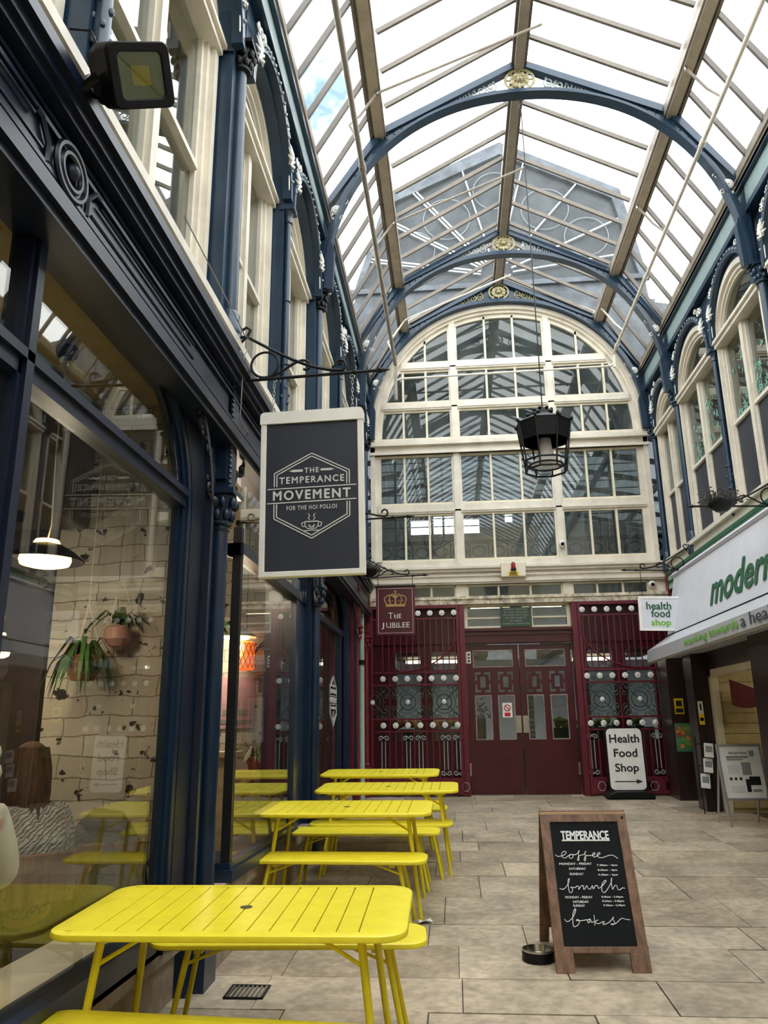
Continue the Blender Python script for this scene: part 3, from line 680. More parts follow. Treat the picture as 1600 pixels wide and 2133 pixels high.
# ------------------------------------------------------------------ cast-iron columns
CAPP = [(.058, 0), (.075, .01), (.078, .03), (.06, .04), (.066, .08), (.085, .15), (.095, .2), (.075, .205)]
def capital(mb, x, y, z, k=1.):
    mb.lathe([(r*k, h*k) for r, h in CAPP], (x, y, z), 16)
    for row, (zz, rr, n) in enumerate(((.07, .075, 8), (.15, .095, 8))):
        for i in range(n):
            a = 2*PI*(i+.5*row)/n; c = Vector((x+rr*k*math.cos(a), y+rr*k*math.sin(a), z+zz*k))
            mb.ball(tuple(c), .026*k, 5, (1, 1, 1.5))
    mb.box(x-.11*k, x+.11*k, y-.11*k, y+.11*k, z+.205*k, z+.24*k)
def column(y, X, side, label, upmat, lowmat, low=True, capmat=None):
    """two-storey iron column: plinth, lower shaft + capital, block, upper shaft + capital; pilaster strip behind"""
    s = 1 if side == 'L' else -1                    # s>0: wall lies at smaller x
    zb = flr(y)
    t = thing('iron_column', label, 'column', (X, y, zb))
    obj('plinth', MB().box(X-.22 if s > 0 else X-.01, X+.01 if s > 0 else X+.22, y-.02, y+.2, zb-.02, zb+.55) if False else MB().box(min(X-s*.2, X+s*.02), max(X-s*.2, X+s*.02), y-.06, y+.16, zb-.02, zb+.5).box(min(X-s*.21, X+s*.03), max(X-s*.21, X+s*.03), y-.07, y+.17, zb+.44, zb+.48), lowmat, t, smooth=False)
    cx = X-s*.04
    obj('lower_shaft', MB().cyl((cx, y+.05, zb+.5), (cx, y+.05, 2.93), .058, .053, 20).lathe([(.062, 0), (.072, .015), (.062, .03)], (cx, y+.05, zb+.5)).lathe([(.055, 0), (.066, .012), (.055, .024)], (cx, y+.05, 2.86)), lowmat, t)
    mb = MB(); capital(mb, cx, y+.05, 2.9, 1.0); obj('lower_capital', mb, capmat or lowmat, t)
    obj('shaft_block', MB().box(min(cx-s*.12, cx+s*.07), max(cx-s*.12, cx+s*.07), y-.03, y+.13, 3.14, 4.15).box(min(cx-s*.12, cx+s*.055), max(cx-s*.12, cx+s*.055), y-.06, y+.16, 3.2, 4.1), lowmat if low else upmat, t, smooth=False)
    bd = MB()
    for k in range(26): bd.ball((cx+s*.075, y-.03, 3.18+.036*k), .012, 4)
    obj('beading', bd, lowmat if low else upmat, t, kind='stuff')
    obj('upper_base', MB().lathe([(.1, 0), (.1, .14), (.085, .16), (.09, .2), (.065, .26), (.07, .32), (.052, .35)], (cx, y+.05, 4.13), 20), upmat, t)
    obj('upper_shaft', MB().cyl((cx, y+.05, 4.45), (cx, y+.05, 6.6), .052, .046, 20), upmat, t)
    mb = MB(); capital(mb, cx, y+.05, 6.56, 1.0); obj('upper_capital', mb, blackm if side == 'L' else upmat, t)
    # pilaster strip running up behind the shafts to the gutter
    a, b = (X-.25, X-.06) if s > 0 else (X+.08, X+.25)
    obj('pilaster', MB().box(a, b, y-.13, y+.23, zb+.4, 2.98).box(a, b, y-.1, y+.2, 2.98, 7.9), lowmat if low else upmat, t, smooth=False) if False else None
    obj('upper_pilaster', MB().box(a, b, y-.1, y+.2, 4.12, 7.9), upmat, t, smooth=False)
    obj('lower_pilaster', MB().box(a, b, y-.13, y+.15, zb-.02, 4.12), lowmat, t, smooth=False)
    return t
column(4.8, XL, 'L', 'tall navy iron column holding the white framed hanging sign', navyu, navy)
column(8.42, XL, 'L', 'tall navy iron column between the glazed bay shopfront and the window with hexagon decal', navyu, navy)
column(12.0, XL, 'L', 'iron column with oxblood lower shaft holding the crowned maroon hanging sign', navyu, redp)
column(13.5, XL, 'L', 'corner iron column at the end window beside the pale drainpipe', navyu, redp)
column(1.2, XL, 'L', 'navy iron column at the near end of the cafe window', navyu, navy)
column(13.5, XR, 'R', 'corner iron column where the end window meets the boarded-up side windows', navyu, redp)
column(12.0, XR, 'R', 'navy iron column with oxblood foot above the small green and white shop sign', navyu, redp)
column(8.36, XR, 'R', 'navy iron column at the edge of view beside the leaf-painted windows', navyu, redp)

# ------------------------------------------------------------------ upper storey bays: cream arched windows behind iron arches
WN = [3]
def upper_bay(side, ya, yb, colonnette_at=None, boarded=False, clabel=None, alabel=None, wdecal=False, bar_z=5.42):
    """one arched window between world y=ya..yb on the wall side L/R"""
    WN[0] += 1
    T0_ = FL(XL) if side == 'L' else FR(XR); T = T0_ @ T3(0, .10 if side == 'L' else -.02, 0)
    u0, u1 = (ya, yb) if side == 'L' else (-yb, -ya)
    uc, hw = (u0+u1)/2, (u1-u0)/2
    zs, rz = 6.62, min(.74, hw*.92)
    wdw = struct('window_%d' % WN[0], tuple(T @ Vector((uc, .15, 4.25))))
    io = hw-.02; k1, k2, k3 = (io-.075, io-.13, io-.17) if side == 'L' else (io-.05, io-.085, io-.11)
    A = lambda r, off: [(uc-r*math.cos(PI*i/24), zs+(rz-off)*math.sin(PI*i/24)) for i in range(25)]
    obj('arch_head', MB(T).strip(A(io, 0), A(k1, .075), .06, .2).strip(A(k1+.01, .07), A(k2, .13), .1, .2).strip(A(k2+.01, .12), A(k3, .17), .13, .2), cream, wdw)
    for s in (-1, 1):
        a, b, c, d = uc+s*io, uc+s*k1, uc+s*k2, uc+s*k3
        obj('jamb', MB(T).box(min(a, b), max(a, b), .06, .2, 4.22, zs).box(min(b, c), max(b, c), .1, .2, 4.22, zs).box(min(c, d), max(c, d), .13, .2, 4.22, zs), cream, wdw, smooth=False)
    obj('transom', MB(T).box(uc-io, uc+io, .03, .2, zs-.06, zs+.03).box(uc-io-.01, uc+io+.01, .0, .1, zs+.0, zs+.04), cream, wdw, smooth=False)
    obj('mullion', MB(T).box(uc-.045, uc+.045, .09, .2, 4.25, zs).box(uc-.065, uc+.065, .13, .2, 4.25, zs), cream, wdw, smooth=False)
    obj('glazing_bar', MB(T).box(uc-k3, uc+k3, .11, .19, bar_z-.022, bar_z+.022), cream, wdw, smooth=False)
    gp = [(uc-k3, 4.25)] + A(k3, .17) + [(uc+k3, 4.25)]
    obj('pane', MB(T).prism(gp, .165, .171), g_win, wdw, smooth=False)
    if boarded:
        obj('blackout_board', MB(T).box(uc-k3, uc-.066, .15, .163, 4.26, bar_z).box(uc+.066, uc+k3, .15, .163, 4.26, bar_z), charcoal, wdw, smooth=False)
    if wdecal:
        rr = random.Random(int(ya*10)); mb = MB(T)
        for k in range(46):
            cx, cz = uc+rr.uniform(-k3+.06, k3-.06), bar_z+.06+abs(rr.gauss(0, .36)); cz = min(cz, zs-.15)
            if abs(cx-uc) < .12: cx += .14
            q = rr.uniform(.02, .05)
            for j in range(5):
                a = 2*PI*j/5+rr.random(); mb.prism([(cx, cz), (cx+q*.5*math.cos(a-.35), cz+q*.6*math.sin(a-.35)), (cx+q*1.3*math.cos(a), cz+q*1.6*math.sin(a)), (cx+q*.5*math.cos(a+.35), cz+q*.6*math.sin(a+.35))], .158, .162)
        obj('painted_leaves', mb, mintv, wdw, smooth=False, kind='stuff')
    obj('spandrel', MB(T).strip([(uc-hw, zs)] + A(io+.0, .0)[1:-1] + [(uc+hw, zs)], [(uc-hw, 7.6)] + [(x, 7.6) for x, z in A(io, 0)[1:-1]] + [(uc+hw, 7.6)], (-.05 if side == 'L' else .07), .2), navyu, wdw, smooth=False)
    # iron arch in front with pierced spandrels
    T = T0_
    t = thing('iron_arch', alabel, 'arch', tuple(T @ Vector((uc, 0, 6.62))), group='iron arches over the upper windows')
    B = lambda r, off: [(uc-r*math.cos(PI*i/24), zs+.02+(rz+off)*math.sin(PI*i/24)) for i in range(25)]
    obj('arch_band', MB(T).strip(B(hw+.02, .14), B(hw-.05, .05), -.03, .06), navyu, t)
    st = MB(T)
    for i in range(2, 23): st.ball((uc-(hw+.0)*math.cos(PI*i/24), -.035, zs+.02+(rz+.1)*math.sin(PI*i/24)), .016, 4)
    obj('studs', st, silverp, t, kind='stuff')
    for s in (-1, 1):
        mb = MB(T); e = uc+s*(hw-.12)
        for j in range(7):
            a = PI/2+(j-3)*.5
            mb.tube([(e, -.02, zs+.36), (e+.06*math.cos(a), -.05, zs+.36+.11*math.sin(a)), (e+.12*math.cos(a), -.03, zs+.36+.22*math.sin(a))], [.012, .018, .004], 6)
        mb.tube(xz(spiral(e-s*.12, zs+.72, .07, 0, s*1.4, 18, .2), -.01), .012, 5)
        mb.tube(xz(spiral(e-s*.24, zs+.8, .05, PI, -s*1.3, 16, .2), -.01), .01, 5)
        mb.tube(xz(spiral(e-s*.02, zs+.7, .05, PI/2, s*1.2, 16, .2), -.01), .01, 5)
        mb.tube([(e+s*.03, -.01, zs+.4), (e+s*.05, -.01, zs+.1)], [.012, .006], 5)
        obj('spandrel_leaf', mb, whitem, t)
    return wdw
mintv = mat('mint_window_paint', '8fc7b4', .6, var=.3, scale=20)
mids = 'cream arched upper window'
bl = ['above the floodlight', 'just past the hexagon-logo sign column', 'just before the second tall column', 'just past the second tall column', 'fourth window past the floodlight', 'touching the end window, floodlight side']
A_ = 'navy iron arch with white leaf spandrels, '
upper_bay('L', 2.75, 4.68, alabel=A_+bl[0])
upper_bay('L', 4.98, 6.5, alabel=A_+bl[1])
upper_bay('L', 6.62, 8.3, alabel=A_+bl[2])
upper_bay('L', 8.6, 10.1, alabel=A_+bl[3])
upper_bay('L', 10.22, 11.9, alabel=A_+bl[4])
upper_bay('L', 12.18, 13.42, alabel=A_+bl[5])
upper_bay('L', .9, 2.62, alabel=A_+'above the near end of the cafe')
upper_bay('R', 12.14, 13.40, boarded=True, alabel=A_+'touching the end window, boarded side')
upper_bay('R', 10.22, 11.98, boarded=True, wdecal=True, alabel=A_+'over the farther leaf-painted window')
upper_bay('R', 8.50, 10.1, boarded=True, wdecal=True, alabel=A_+'over the nearer leaf-painted window')
upper_bay('R', 6.6, 8.2, boarded=True, alabel=A_+'at the photo edge, boarded side')
for X, s, nm in ((XL, -1, 'trim_9'), (XR, 1, 'trim_10')):
    a = lambda d0, d1: (min(X+s*d0, X+s*d1), max(X+s*d0, X+s*d1))
    y0 = Y0
    sm(nm, MB().box(*a(-.02, .2), y0, D-.1, 7.55, 7.9), tealp, smooth=False)
    sm('trim_%d' % (11 if s < 0 else 12), MB().box(*a(-.05, .2), y0, D-.1, 7.5, 7.57).box(*a(-.07, .2), y0, D-.1, 7.86, 7.93), navyu, smooth=False)
# upper blank wall behind the camera
sm('trim_13', MB().box(XL-.3, XL-.1, Y0, .9, 4.1, 7.6), cream, smooth=False)
sm('trim_14', MB().box(XR+.1, XR+.3, Y0, 6.6, 4.1, 7.6), cream, smooth=False)
# slim colonnettes between paired windows
def colonnette(side, y, label):
    T = FL(XL) if side == 'L' else FR(XR); u = y if side == 'L' else -y
    t = thing('slim_colonnette', label, 'column', tuple(T @ Vector((u, .02, 4.25))), group='slim colonnettes between paired windows')
    obj('shaft', MB(T).cyl((u, .02, 4.9), (u, .02, 6.42), .034, .03, 14).lathe([(.034, 0), (.044, .012), (.034, .024)], (u, .02, 5.55)), navyu, t)
    mb = MB(T).cyl((u, .02, 4.22), (u, .02, 4.9), .042, .038, 14)
    for k in range(18):
        a = k*2.4; mb.ball((u+.04*math.cos(a), .02+.04*math.sin(a), 4.3+.03*k), .016, 4, (1, 1, 1.4))
    for z in (4.24, 4.88): mb.lathe([(.04, 0), (.055, .015), (.04, .03)], (u, .02, z))
    obj('ornamented_foot', mb, navyu, t)
    obj('capital', MB(T).lathe([(.03, 0), (.042, .01), (.034, .03), (.04, .08), (.055, .12), (.06, .13)], (u, .02, 6.42)).box(u-.075, u+.075, -.055, .095, 6.55, 6.6), navyu, t)
    obj('backing_strip', MB(T).box(u-.06, u+.06, .05, .2, 4.2, 7.5), navyu, t, smooth=False)
colonnette('L', 2.68, 'slim navy colonnette with ornamented foot behind the floodlight')
colonnette('L', 6.56, 'slim navy colonnette just past the column with the white hanging sign')
colonnette('L', 10.16, 'slim navy colonnette partly hidden by the white hanging sign bracket')
colonnette('R', 10.16, 'slim navy colonnette between the two leaf-painted windows')
# sill boards and fascias
sm('trim_15', MB(FL(XL)).box(Y0, 13.4, -.0, .2, 4.0, 4.22).box(Y0, 13.4, -.06, .1, 4.17, 4.23).box(Y0, 13.4, -.02, .05, 4.0, 4.03), cream, smooth=False)
sm('trim_16', MB(FR(XR)).box(-13.4, -Y0, -.0, .2, 4.08, 4.30).box(-13.4, -Y0, -.05, .1, 4.25, 4.31), cream, smooth=False)
sm('trim_17', MB(FR(XR)).box(-13.4, -Y0, -.04, .2, 3.8, 4.08), greenp, smooth=False)
sm('trim_18', MB(FR(XR)).box(-13.4, -Y0, -.07, .0, 4.04, 4.09).box(-13.4, -Y0, -.06, .0, 3.9, 3.93), dgv, smooth=False)
# ------------------------------------------------------------------ navy shopfronts under the upper windows
TL = FL(XL)
sm('trim_19', MB(TL @ T3(0, -.035, 0)).box(Y0, 13.4, .02, .2, 3.46, 4.0).box(Y0, 13.4, -.10, .1, 3.95, 4.005).box(Y0, 13.4, -.07, .1, 3.905, 3.95).box(Y0, 13.4, -.045, .1, 3.87, 3.905)
   .box(Y0, 13.4, .0, .1, 3.83, 3.85).box(Y0, 13.4, .0, .1, 3.79, 3.81).box(Y0, 13.4, -.0, .1, 3.62, 3.64).box(Y0, 13.4, -.015, .1, 3.56, 3.59).box(Y0, 13.4, -.045, .1, 3.48, 3.535).box(Y0, 13.4, -.02, .1, 3.44, 3.48), navyd, smooth=False)
def opening(u0, u1, off, zs=2.9, zt=3.60, z0=.5, ra=1.0):
    a, b = ra+off, zt-zs+off; p = [(u1+off, z0), (u1+off, zs), (u1+off, zs)]
    p += [(u1-ra+a*math.cos(t*PI/2/10), zs+b*math.sin(t*PI/2/10)) for t in range(1, 11)]
    p += [(u0+ra-a*math.sin(t*PI/2/10), zs+b*math.cos(t*PI/2/10)) for t in range(0, 10)]
    p += [(u0-off, zs), (u0-off, zs), (u0-off, z0)]
    return p
def rectout(inner, u0, u1, zt):
    q = []; n = len(inner)
    for i, (x, z) in enumerate(inner):
        if i < 2: q.append((u1, z))
        elif i >= n-2: q.append((u0, z))
        else: q.append((min(max(x, u0), u1) if 2 < i < n-3 else (u1 if i == 2 else u0), zt))
    return q
SF = [20]
def shop_arch(o0, o1, e0, e1, z0=.5):
    t = struct('trim_%d' % SF[0], tuple(TL @ Vector(((o0+o1)/2, .1, z0)))); SF[0] += 1
    P = lambda off: opening(o0, o1, off, z0=z0)
    obj('inner_moulding', MB(TL).strip(P(-.0), P(.07), .115, .15), navy, t, smooth=False)
    obj('middle_moulding', MB(TL).strip(P(.05), P(.2), .10, .15).strip(P(.10), P(.15), .085, .14), navy, t, smooth=False)
    obj('arch_plate', MB(TL).strip(P(.18), rectout(P(.18), e0, e1, 3.85), .09, .15), navyd, t, smooth=False)
    obj('arch_bead', MB(TL).strip([p for p in P(.22) if p[1] < 3.47 and p[0] > (o0+o1)/2], [p for p in P(.26)][:len([p for p in P(.22) if p[1] < 3.47 and p[0] > (o0+o1)/2])], -.02, .02), navyd, t, smooth=False)
    for s, e in ((1, o1), (-1, o0)):
        mb = MB(TL)
        for q in range(9):
            a = .15+q*.13
            rr = .98+.08*math.sin(q*1.3); x = e-s*1.05+s*(rr+.27)*math.cos(a); z = 2.88+(.74+.2)*math.sin(a)+.02
            if z > 3.43: continue
            x = min(x, e1-.06) if s > 0 else max(x, e0+.06)
            mb.tube(xz(spiral(x, z, .05, a, s*(1.3 if q % 2 else -1.3), 16, .2), -.01), .011, 5)
            mb.ball((x-s*.05, -.01, z+.05), .022, 4, (1, .6, 1)); mb.ball((x+s*.03, -.01, z-.05), .018, 4, (1, .6, 1))
        mb.ball((e+s*.27, -.01, 2.98), .035, 6)
        if mb.v: obj('spandrel_scrolls', mb, blackm, t)
    return t
shop_arch(1.6, 4.25, 1.3, 4.72)
shop_arch(5.1, 8.05, 4.9, 8.32, 2.9)
shop_arch(8.85, 11.5, 8.5, 11.9, .7)
shop_arch(-2.0, .87, -2.2, 1.15)
def key_rosette(u, label):
    t = thing('fascia_rosette', label, 'ornament', tuple(TL @ Vector((u, -.03, 3.72))))
    T_ = TL @ T3(0, -.04, 0); mb = MB(T_)
    for r in (.105, .07): mb.tube(xz(arc(u, 3.72, r*1.1, r, 0, 2*PI, 26)[:-1], .0), .013, 6, True)
    mb.ball((u, .0, 3.72), .035, 6); obj('roundel', mb, navyd, t)
    k = MB(T_)
    for s in (-1, 1):
        k.tube([(u+s*.16, .01, 3.64), (u+s*.16, .01, 3.72), (u+s*.22, .01, 3.79), (u+s*.26, .01, 3.79)], .012, 5)
        k.tube([(u+s*.2, .01, 3.67), (u+s*1.5, .01, 3.67)], .008, 5); k.tube([(u+s*.27, .01, 3.76), (u+s*1.5, .01, 3.76)], .008, 5)
    obj('key_lines', k, navyd, t)
key_rosette(2.46, 'carved round rosette with key lines on the navy fascia below the floodlight')

def wn(name=None):
    WN[0] += 1; return 'window_%d' % WN[0]
# cafe window: one tall light and its neighbour, with transom, sill, stone plinth
cw1 = struct(wn(), tuple(TL @ Vector((3, .25, .6))))
obj('transom_bar', MB(TL).box(1.5, 4.3, .08, .17, 2.88, 2.97).box(1.5, 4.3, .06, .12, 2.94, 2.98), navyd, cw1, smooth=False)
obj('mullion', MB(TL).box(2.46, 2.55, .08, .17, .66, 3.65).box(2.48, 2.53, .06, .1, .66, 3.65), navyd, cw1, smooth=False)
obj('sill', MB(TL).box(-3, 4.68, .08, .25, .55, .63).box(-3, 4.68, .05, .2, .62, .66).box(-3, 4.68, .10, .25, .5, .56), navy, cw1, smooth=False)
obj('inner_board', MB(TL).box(-3, 4.68, .22, .5, .61, .65), creamd, cw1, smooth=False)
obj('pane', MB(TL).box(-2, 4.35, .115, .123, .64, 3.7), g_shop, cw1, smooth=False)
sm('baseboard_left', MB(TL).box(Y0, 4.75, .13, .34, -.2, .52).box(Y0, 4.75, .10, .2, .44, .525).box(4.95, 8.3, .03, .5, 0, .68).box(4.95, 8.3, .0, .3, .6, .69).box(8.6, 11.95, .06, .4, 0, .75), stonep, smooth=False)
# glazed box bay of the second shop
bw = struct(wn(), tuple(TL @ Vector((6.2, 0, .7))))
obj('sill', MB(TL).box(5.2, 7.4, -.03, .3, .69, .76).box(5.22, 7.4, -.01, .3, .76, .80), navy, bw, smooth=False)
obj('corner_post', MB(TL).box(5.24, 5.30, .0, .06, .78, 3.0), mat('chipped_black_paint', '14161c', .45, var=.3, scale=10), bw, smooth=False)
obj('end_post', MB(TL).box(7.22, 7.36, .0, .3, .78, 3.0).box(7.36, 7.6, .05, .3, .6, 2.95).box(7.6, 7.8, .09, .3, .6, 2.95).box(7.78, 8.34, .12, .3, .6, 2.95), navy, bw, smooth=False)
obj('inner_post', MB(TL).box(5.22, 5.30, .24, .32, .78, 3.0), navyd, bw, smooth=False)
obj('transom_bar', MB(TL).box(5.22, 7.4, -.02, .1, 2.8, 2.88).box(5.22, 5.32, 0, .3, 2.8, 2.88), navyd, bw, smooth=False)
obj('pane', MB(TL).box(5.28, 7.3, .026, .034, .78, 3.5).box(5.262, 5.27, .03, .28, .78, 2.85), g_shop, bw, smooth=False)
# third window with hexagon decal
tw3 = struct(wn(), tuple(TL @ Vector((10.2, .2, .8))))
obj('transom_bar', MB(TL).box(8.8, 11.65, .14, .23, 2.9, 2.98), navyd, tw3, smooth=False)
obj('sill', MB(TL).box(8.6, 11.85, .08, .3, .76, .86), navy, tw3, smooth=False)
obj('mullion', MB(TL).box(11.2, 11.25, .14, .22, .86, 2.9), navy, tw3, smooth=False)
obj('pane', MB(TL).box(8.8, 11.65, .185, .193, .8, 3.7), g_shop, tw3, smooth=False)
def logo(parent, Tm, k=1., ink=greyv, m_text=greyv, rel=1):
    """double-line hexagon with the cafe wording; Tm: centre, x-z plane facing -y; k: half height .285 -> metres factor"""
    mb = MB(Tm)
    P = [(0, .29), (.25, .16), (.25, -.15), (0, -.29), (-.25, -.15), (-.25, .16)]
    def seg(a, b, wd): mb.bar((a[0]*k, -.003, a[1]*k), (b[0]*k, -.003, b[1]*k), .004*k if False else .003, wd*k, (0, 0, 1) if abs(a[0]-b[0]) > 1e-6 else (1, 0, 0))
    def line(a, b, wd=.007):
        d = Vector((b[0]-a[0], 0, b[1]-a[1])).normalized(); n = Vector((-d.z, 0, d.x))*wd/2*k
        A, B = Vector((a[0]*k, 0, a[1]*k)), Vector((b[0]*k, 0, b[1]*k))
        mb.add([A+n, A-n, B-n, B+n, A+n-Vector((0, .003, 0)), A-n-Vector((0, .003, 0)), B-n-Vector((0, .003, 0)), B+n-Vector((0, .003, 0))], [(0, 1, 2, 3), (7, 6, 5, 4), (0, 4, 5, 1), (1, 5, 6, 2), (2, 6, 7, 3), (3, 7, 4, 0)])
    for q in (1., .93):
        p = [(x*q, z*q) for x, z in P]
        cuts = ((p[0], p[1]), (p[0], p[5]), (p[3], p[2]), (p[3], p[4]))
        for a, b in cuts: line(a, b)
        for s in (1, -1):
            line((s*.25*q, .16*q), (s*.25*q, .068)); line((s*.25*q, -.15*q), (s*.25*q, -.052))
    line((-.295, .052), (.295, .058)); line((-.295, -.045), (.295, -.038))
    for s in (-1, 1):
        line((s*.06, .172), (s*.135, .172), .016); line((s*.13, .172), (s*.15, .172), .005)
    # steaming cup
    cupz = -.198
    c = [(-.045, cupz+.02), (.045, cupz+.02)]
    line(*c)
    for s in (-1, 1):
        pts = [(s*.045, cupz+.02), (s*.043, cupz-.005), (s*.03, cupz-.025), (s*.0, cupz-.03)]
        for a, b in zip(pts, pts[1:]): line(a, b, .005)
        hp = [(s*.045, cupz+.015), (s*.066, cupz+.012), (s*.06, cupz-.012), (s*.04, cupz-.014)]
        for a, b in zip(hp, hp[1:]): line(a, b, .005)
        st = [(s*.012, cupz+.03), (s*.022, cupz+.045), (s*.012, cupz+.06), (s*.024, cupz+.075)]
        for a, b in zip(st, st[1:]): line(a, b, .005)
    line((-.02, cupz-.0), (0, cupz-.02), .005); line((.02, cupz), (0, cupz-.02), .005); line((-.02, cupz), (-.01, cupz-.022), .005); line((.02, cupz), (.01, cupz-.022), .005)
    line((-.06, cupz-.04), (.06, cupz-.04), .005)
    obj('emblem', mb, ink, parent, smooth=False)
    for s, zc, ww, hh, bo in (('THE', .172, .095, .034, .016), ('TEMPERANCE', .108, .43, .045, .02), ('MOVEMENT', .006, .51, .062, .028), ('FOR THE HOI POLLOI', -.082, .33, .028, .014)):
        text('lettering', s, Tm @ T3(0, -.001, zc*k), ww*k, hh*k, m_text, parent, bo, .003, sp=1.25)
dec = thing('window_decal', 'pale hexagon cafe emblem decal on the window before the oxblood column', 'decal', tuple(TL @ Vector((10.9, .18, 1.95))))
logo(dec, TL @ T3(10.75, .181, 1.97), 1.15)
# ------------------------------------------------------------------ health-food shop on the other side
TR = FR(0.)
can = thing('shop_fascia_sign', 'long white sloping shop fascia sign with green lettering over the dark shopfront', 'sign', (3.4, 8, 3.4))
def ext(poly, ya, yb, mb=None):   # polygon in world x-z extruded along y
    return (mb or MB()).prism(poly, ya, yb)
obj('sign_face', ext([(3.5, 3.86), (3.3, 2.92), (3.42, 2.90), (3.6, 3.86)], -3, 12.42), signw, can, smooth=False)
obj('top_trim', ext([(3.49, 3.9), (3.46, 3.86), (3.48, 3.83), (3.64, 3.83), (3.64, 3.9)], -3, 12.45), signw, can, smooth=False)
obj('canopy_skirt', ext([(3.3, 2.915), (2.96, 2.69), (2.95, 2.52), (3.0, 2.50), (3.06, 2.56), (3.62, 2.60), (3.62, 2.92)], -3, 12.36), signg, can, smooth=False)
obj('dark_seam', ext([(3.297, 2.93), (3.285, 2.925), (3.29, 2.912), (3.31, 2.912)], -3, 12.4), inkb, can, smooth=False)
sl = math.atan2(.2, .94)
Tface = lambda y, z: Matrix.Translation((3.3+(z-2.92)/.94*.2-.006, y, z)) @ FR() @ RX(-sl)
text('lettering', 'modern', Tface(9.30, 3.28), 2.05, .40, dgv, can, .022, .006)
text('lettering', 'working towards', FR(2.945, 0, 0) @ T3(-9.36, 0, 2.605), 2.0, .125, limeg, can, .0, .004)
text('lettering', 'a healt', FR(2.945, 0, 0) @ T3(-7.82, 0, 2.62), .92, .125, mat('slate_vinyl', '3b4148', .5, var=0), can, .0, .004)
# dark tiled piers, recess, shop interior
sm('wall_right_2', MB().box(3.36, 3.95, 12.9, 13.55, .3, 2.62).box(3.40, 3.95, 11.72, 12.1, .3, 2.62).box(3.40, 3.95, 8.6, 9.42, .3, 2.62).box(3.6, 3.95, 12.05, 13.0, 2.3, 2.62).box(3.6, 3.95, 9.4, 11.8, 2.35, 2.62).box(3.40, 3.95, -6, 8.65, .0, .9).box(3.55, 3.95, -6, 9.2, 2.3, 2.62), tile, smooth=False)
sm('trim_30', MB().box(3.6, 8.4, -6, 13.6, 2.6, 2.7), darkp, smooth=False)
df = struct('door_3', (3.75, 11.7, .4))
obj('frame', MB().box(3.62, 3.72, 11.62, 11.72, .42, 2.35).box(3.62, 3.72, 9.42, 9.5, .42, 2.35).box(3.62, 3.72, 9.45, 11.72, 2.26, 2.36), creamd, df, smooth=False)
sw = mat('slatwall_beige', 'd8c28f', .5, var=.1)
mb = MB()
for k in range(13): mb.box(3.73, 7.5, 11.68, 11.71, .5+.14*k, .63+.14*k)
sm('wall_right_3', mb.box(3.73, 7.5, 11.70, 11.718, .4, 2.6), sw, smooth=False)
sm('wall_right_4', MB().box(7.4, 7.5, 5, 11.8, .3, 2.6), sw, smooth=False)
wp = struct('door_4', (3.62, 12.4, .45))
obj('door_leaf', MB().box(3.50, 3.58, 12.08, 12.3, .48, 2.28), creamd, wp, smooth=False)
obj('glass_slot', MB().box(3.53, 3.545, 12.06, 12.082, .9, 2.2), black, wp, smooth=False)
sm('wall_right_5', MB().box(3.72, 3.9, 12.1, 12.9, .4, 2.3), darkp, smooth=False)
sm('baseboard_right', MB().box(3.70, 3.9, 9.5, 10.3, .38, .8), wood, smooth=False)
def shop_light(x, y, z, e, name, label):
    t = thing(name, label, 'lamp', (x, y, z)); obj('tube', MB().box(x-.6, x+.6, y-.05, y+.05, z-.03, z), tubew, t, smooth=False)
    obj('housing', MB().box(x-.65, x+.65, y-.07, y+.07, z, z+.04), signw, t, smooth=False)
shop_light(4.6, 10.7, 2.5, 1, 'strip_light', 'strip light inside the health food shop doorway')
bn = thing('banner', 'dark red banner hanging inside the health food shop doorway', 'banner', (4.2, 11.3, 1.8))
obj('cloth', MB(T3(3.82, 11.4, 1.98)).strip([(-.02+.05*q, .22-.02*q) for q in range(9)], [(-.02+.05*q, -.12-.01*q*(8-q)*.3) for q in range(9)], -.01, .01), mat('red_banner_cloth', '5d1a1e', .7), bn)
# notices
def notice(name, label, x0, x1, y, z0, z1, cols, base=papers, cat='notice'):
    t = thing(name, label, cat, ((x0+x1)/2, y, z0)); obj('sheet', MB().box(x0, x1, y-.006, y, z0, z1), base, t, smooth=False)
    for nm, a, b, c, d, m in cols:
        obj(nm, MB().box(x0+(x1-x0)*a, x0+(x1-x0)*b, y-.009, y-.005, z0+(z1-z0)*c, z0+(z1-z0)*d), m, t, smooth=False)
    return t
notice('warning_notice', 'yellow warning notice on the dark pier above the vegetable poster', 3.42, 3.56, 12.9, 1.76, 2.0, [('symbol', .2, .8, .5, .85, inkb), ('strip', .1, .9, .1, .35, inkb)], yellowv)
pos = notice('vegetable_poster', 'green poster of red and orange vegetables on the dark pier', 3.39, 3.66, 12.9, 1.2, 1.62, [], mat('green_poster', '4f8a63', .5, var=.2))
rr = random.Random(3)
for i, m in enumerate((mat('tomato_print', 'c0452e', .5), mat('orange_print', 'd98a35', .5), mat('leaf_print', '6fa04a', .5))):
    mb = MB()
    for k in range(7):
        mb.ball((3.42+rr.random()*.2, 12.895, 1.27+rr.random()*.3), rr.uniform(.02, .04), 6, (1, .1, 1))
    obj('printed_fruit', mb, m, pos, kind='stuff')
notice('entry_notice', 'narrow white and yellow notice on the second dark pier', 3.43, 3.50, 11.72, 1.6, 1.92, [('upper', .1, .9, .55, .95, white), ('figure', .35, .65, .6, .9, inkb), ('lower', .0, 1, .0, .45, yellowv), ('line', .15, .85, .15, .3, inkb)], papers)
